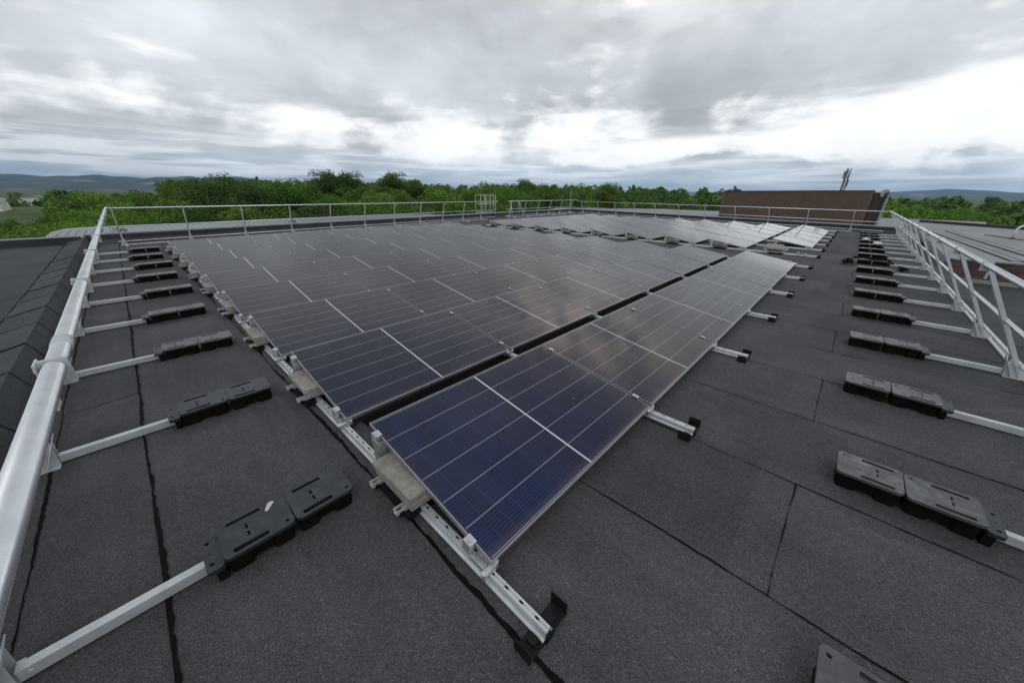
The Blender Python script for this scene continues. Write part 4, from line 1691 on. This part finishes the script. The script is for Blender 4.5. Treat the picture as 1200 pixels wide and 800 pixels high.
# crowns that stand out on the skyline
tree(69.3, 112, 6.5, 5.4, 4, 'dark round tree standing tallest on the left skyline, first of two')
tree(66.6, 112, 6.3, 5.2, 4, 'dark round tree on the left skyline, right neighbour of the tallest')
tree(60.6, 116, 6.8, 5.0, 4, 'tall dark tree on the skyline above the middle of back guardrail')
tree(57.5, 120, 5.9, 4.6, 5, 'narrow dark tree on the skyline right of the tall middle tree')
tree(80.5, 105, 4.6, 5.2, 4, 'broad dark tree on the skyline above the left corner of the back guardrail')
tree(90.3, 88, -.4, 4.6, 3, 'round pale green tree left of the handrail corner, standing before the hills')
tree(93.8, 80, -1.3, 3.6, 0, 'round bright green tree beside the white sheds')
tree(41.3, 150, 6.6, 4.4, 4, 'dark tree rising above the distant wood behind the far corner')
tree(17.6, 105, -.9, 4.6, 6, 'bright green bush-like tree just left of the brown plant room')

for q, (a_, r_, e_, v_) in enumerate(((94.2, 62, -2.9, 0), (96.4, 58, -4.6, 2), (98.8, 60, -4.4, 0), (95.3, 76, -3.1, 1), (97.6, 80, -3.2, 2), (100.2, 74, -3.4, 0), (94.6, 96, -2.6, 2),
                                      (96.5, 100, -3.0, 0), (98.8, 104, -2.9, 1), (93.6, 50, -4.4, 2), (95.2, 46, -5.8, 0), (97.6, 44, -6.2, 1), (100.0, 46, -6.0, 2), (92.0, 70, -1.8, 0), (93.0, 40, -6.4, 1), (96.4, 36, -8.0, 0), (99.4, 36, -7.8, 2))):
    tree(a_, r_, EYE + r_ * math.tan(R(e_)), 4.6 if r_ > 50 else 3.8, v_)

# far-off wood as one mass
rng = np.random.default_rng(5)
pos, dirs = [], []
for r_, step_ in ((185, 11), (225, 12), (275, 14), (340, 16), (430, 20), (540, 22)):
    az_ = -14.
    while az_ < 103:
        az_ += math.degrees(step_ / r_) * rng.uniform(.7, 1.3)
        if az_ > 94 and r_ < 400:
            continue
        rr_ = r_ * rng.uniform(.92, 1.1)
        if az_ > 86:
            el_ = -.30
        elif az_ > 24:
            el_ = 1.15
        elif az_ > 12:
            el_ = .85
        else:
            el_ = .0
        top = EYE + rr_ * math.tan(R(el_)) + rng.uniform(-2.2, 1.0)
        cr = rng.uniform(5, 7.5)
        p_, d_ = crown(int(rng.integers(1e6)), 420, .2, 'round', 14)
        p_ = p_ * np.array([cr, cr, cr * 1.0]) + np.array([rr_ * math.cos(R(az_)), rr_ * math.sin(R(az_)), top - cr])
        pos.append(p_)
        dirs.append(d_)
pos = np.concatenate(pos)
dirs = np.concatenate(dirs)
me_ = leaf_mesh('distant_wood', pos, 2.0, 3, [M['leaf2']], outward=dirs)
o = bpy.data.objects.new('distant_wood', me_)
C.objects.link(o)
tag(o, 'distant green wood forming the skyline', 'wood', kind='stuff')
# scrub filling the ground between the trunks
rng = np.random.default_rng(9)
n = 60000
az_ = np.radians(rng.uniform(-13, 101, n))
rr_ = 24 + 190 * rng.random(n) ** 1.2
px_, py_ = rr_ * np.cos(az_), rr_ * np.sin(az_)
h_ = 1.2 + 1.6 * (np.sin(px_ * .31) * np.cos(py_ * .27) + 1) + rng.uniform(-.8, .8, n)
ok = ~(((px_ < 33) & (px_ > -17) & (py_ < 21.5) & (py_ > -15)) | ((px_ > -4) & (px_ < 28) & (py_ < 42) & (py_ > 17)) | ((px_ > 30) & (px_ < 104) & (py_ > -14) & (py_ < 45)) | ((px_ > 30) & (px_ < 88) & (py_ > -14) & (py_ < 62)))
ok &= ~((az_ > math.radians(94.5)) & (rr_ > 120))
pos = np.stack([px_, py_, -10 + h_], 1)[ok]
me_ = leaf_mesh('scrub', pos, 1.1, 4, [M['leaf1']], outward=np.tile([0, 0, 1.], (len(pos), 1)))
o = bpy.data.objects.new('scrub', me_)
C.objects.link(o)
tag(o, 'low green scrub under the trees', 'scrub', kind='stuff')

# ------------------------------------------------------------------ haze
hz = MB().box(-11500, 11500, -11500, 11500, -13, 260)
hm_ = bpy.data.materials.new('haze')
hm_.use_nodes = True
nt = hm_.node_tree
nt.nodes.clear()
pv = nt.nodes.new('ShaderNodeVolumePrincipled')
pv.inputs['Color'].default_value = (.46, .66, .98, 1)
pv.inputs['Density'].default_value = .000095
pv.inputs['Anisotropy'].default_value = .2
ou = nt.nodes.new('ShaderNodeOutputMaterial')
nt.links.new(pv.outputs[0], ou.inputs['Volume'])
tag(hz.build('haze', hm_), kind='stuff')
print('trees', ntree)
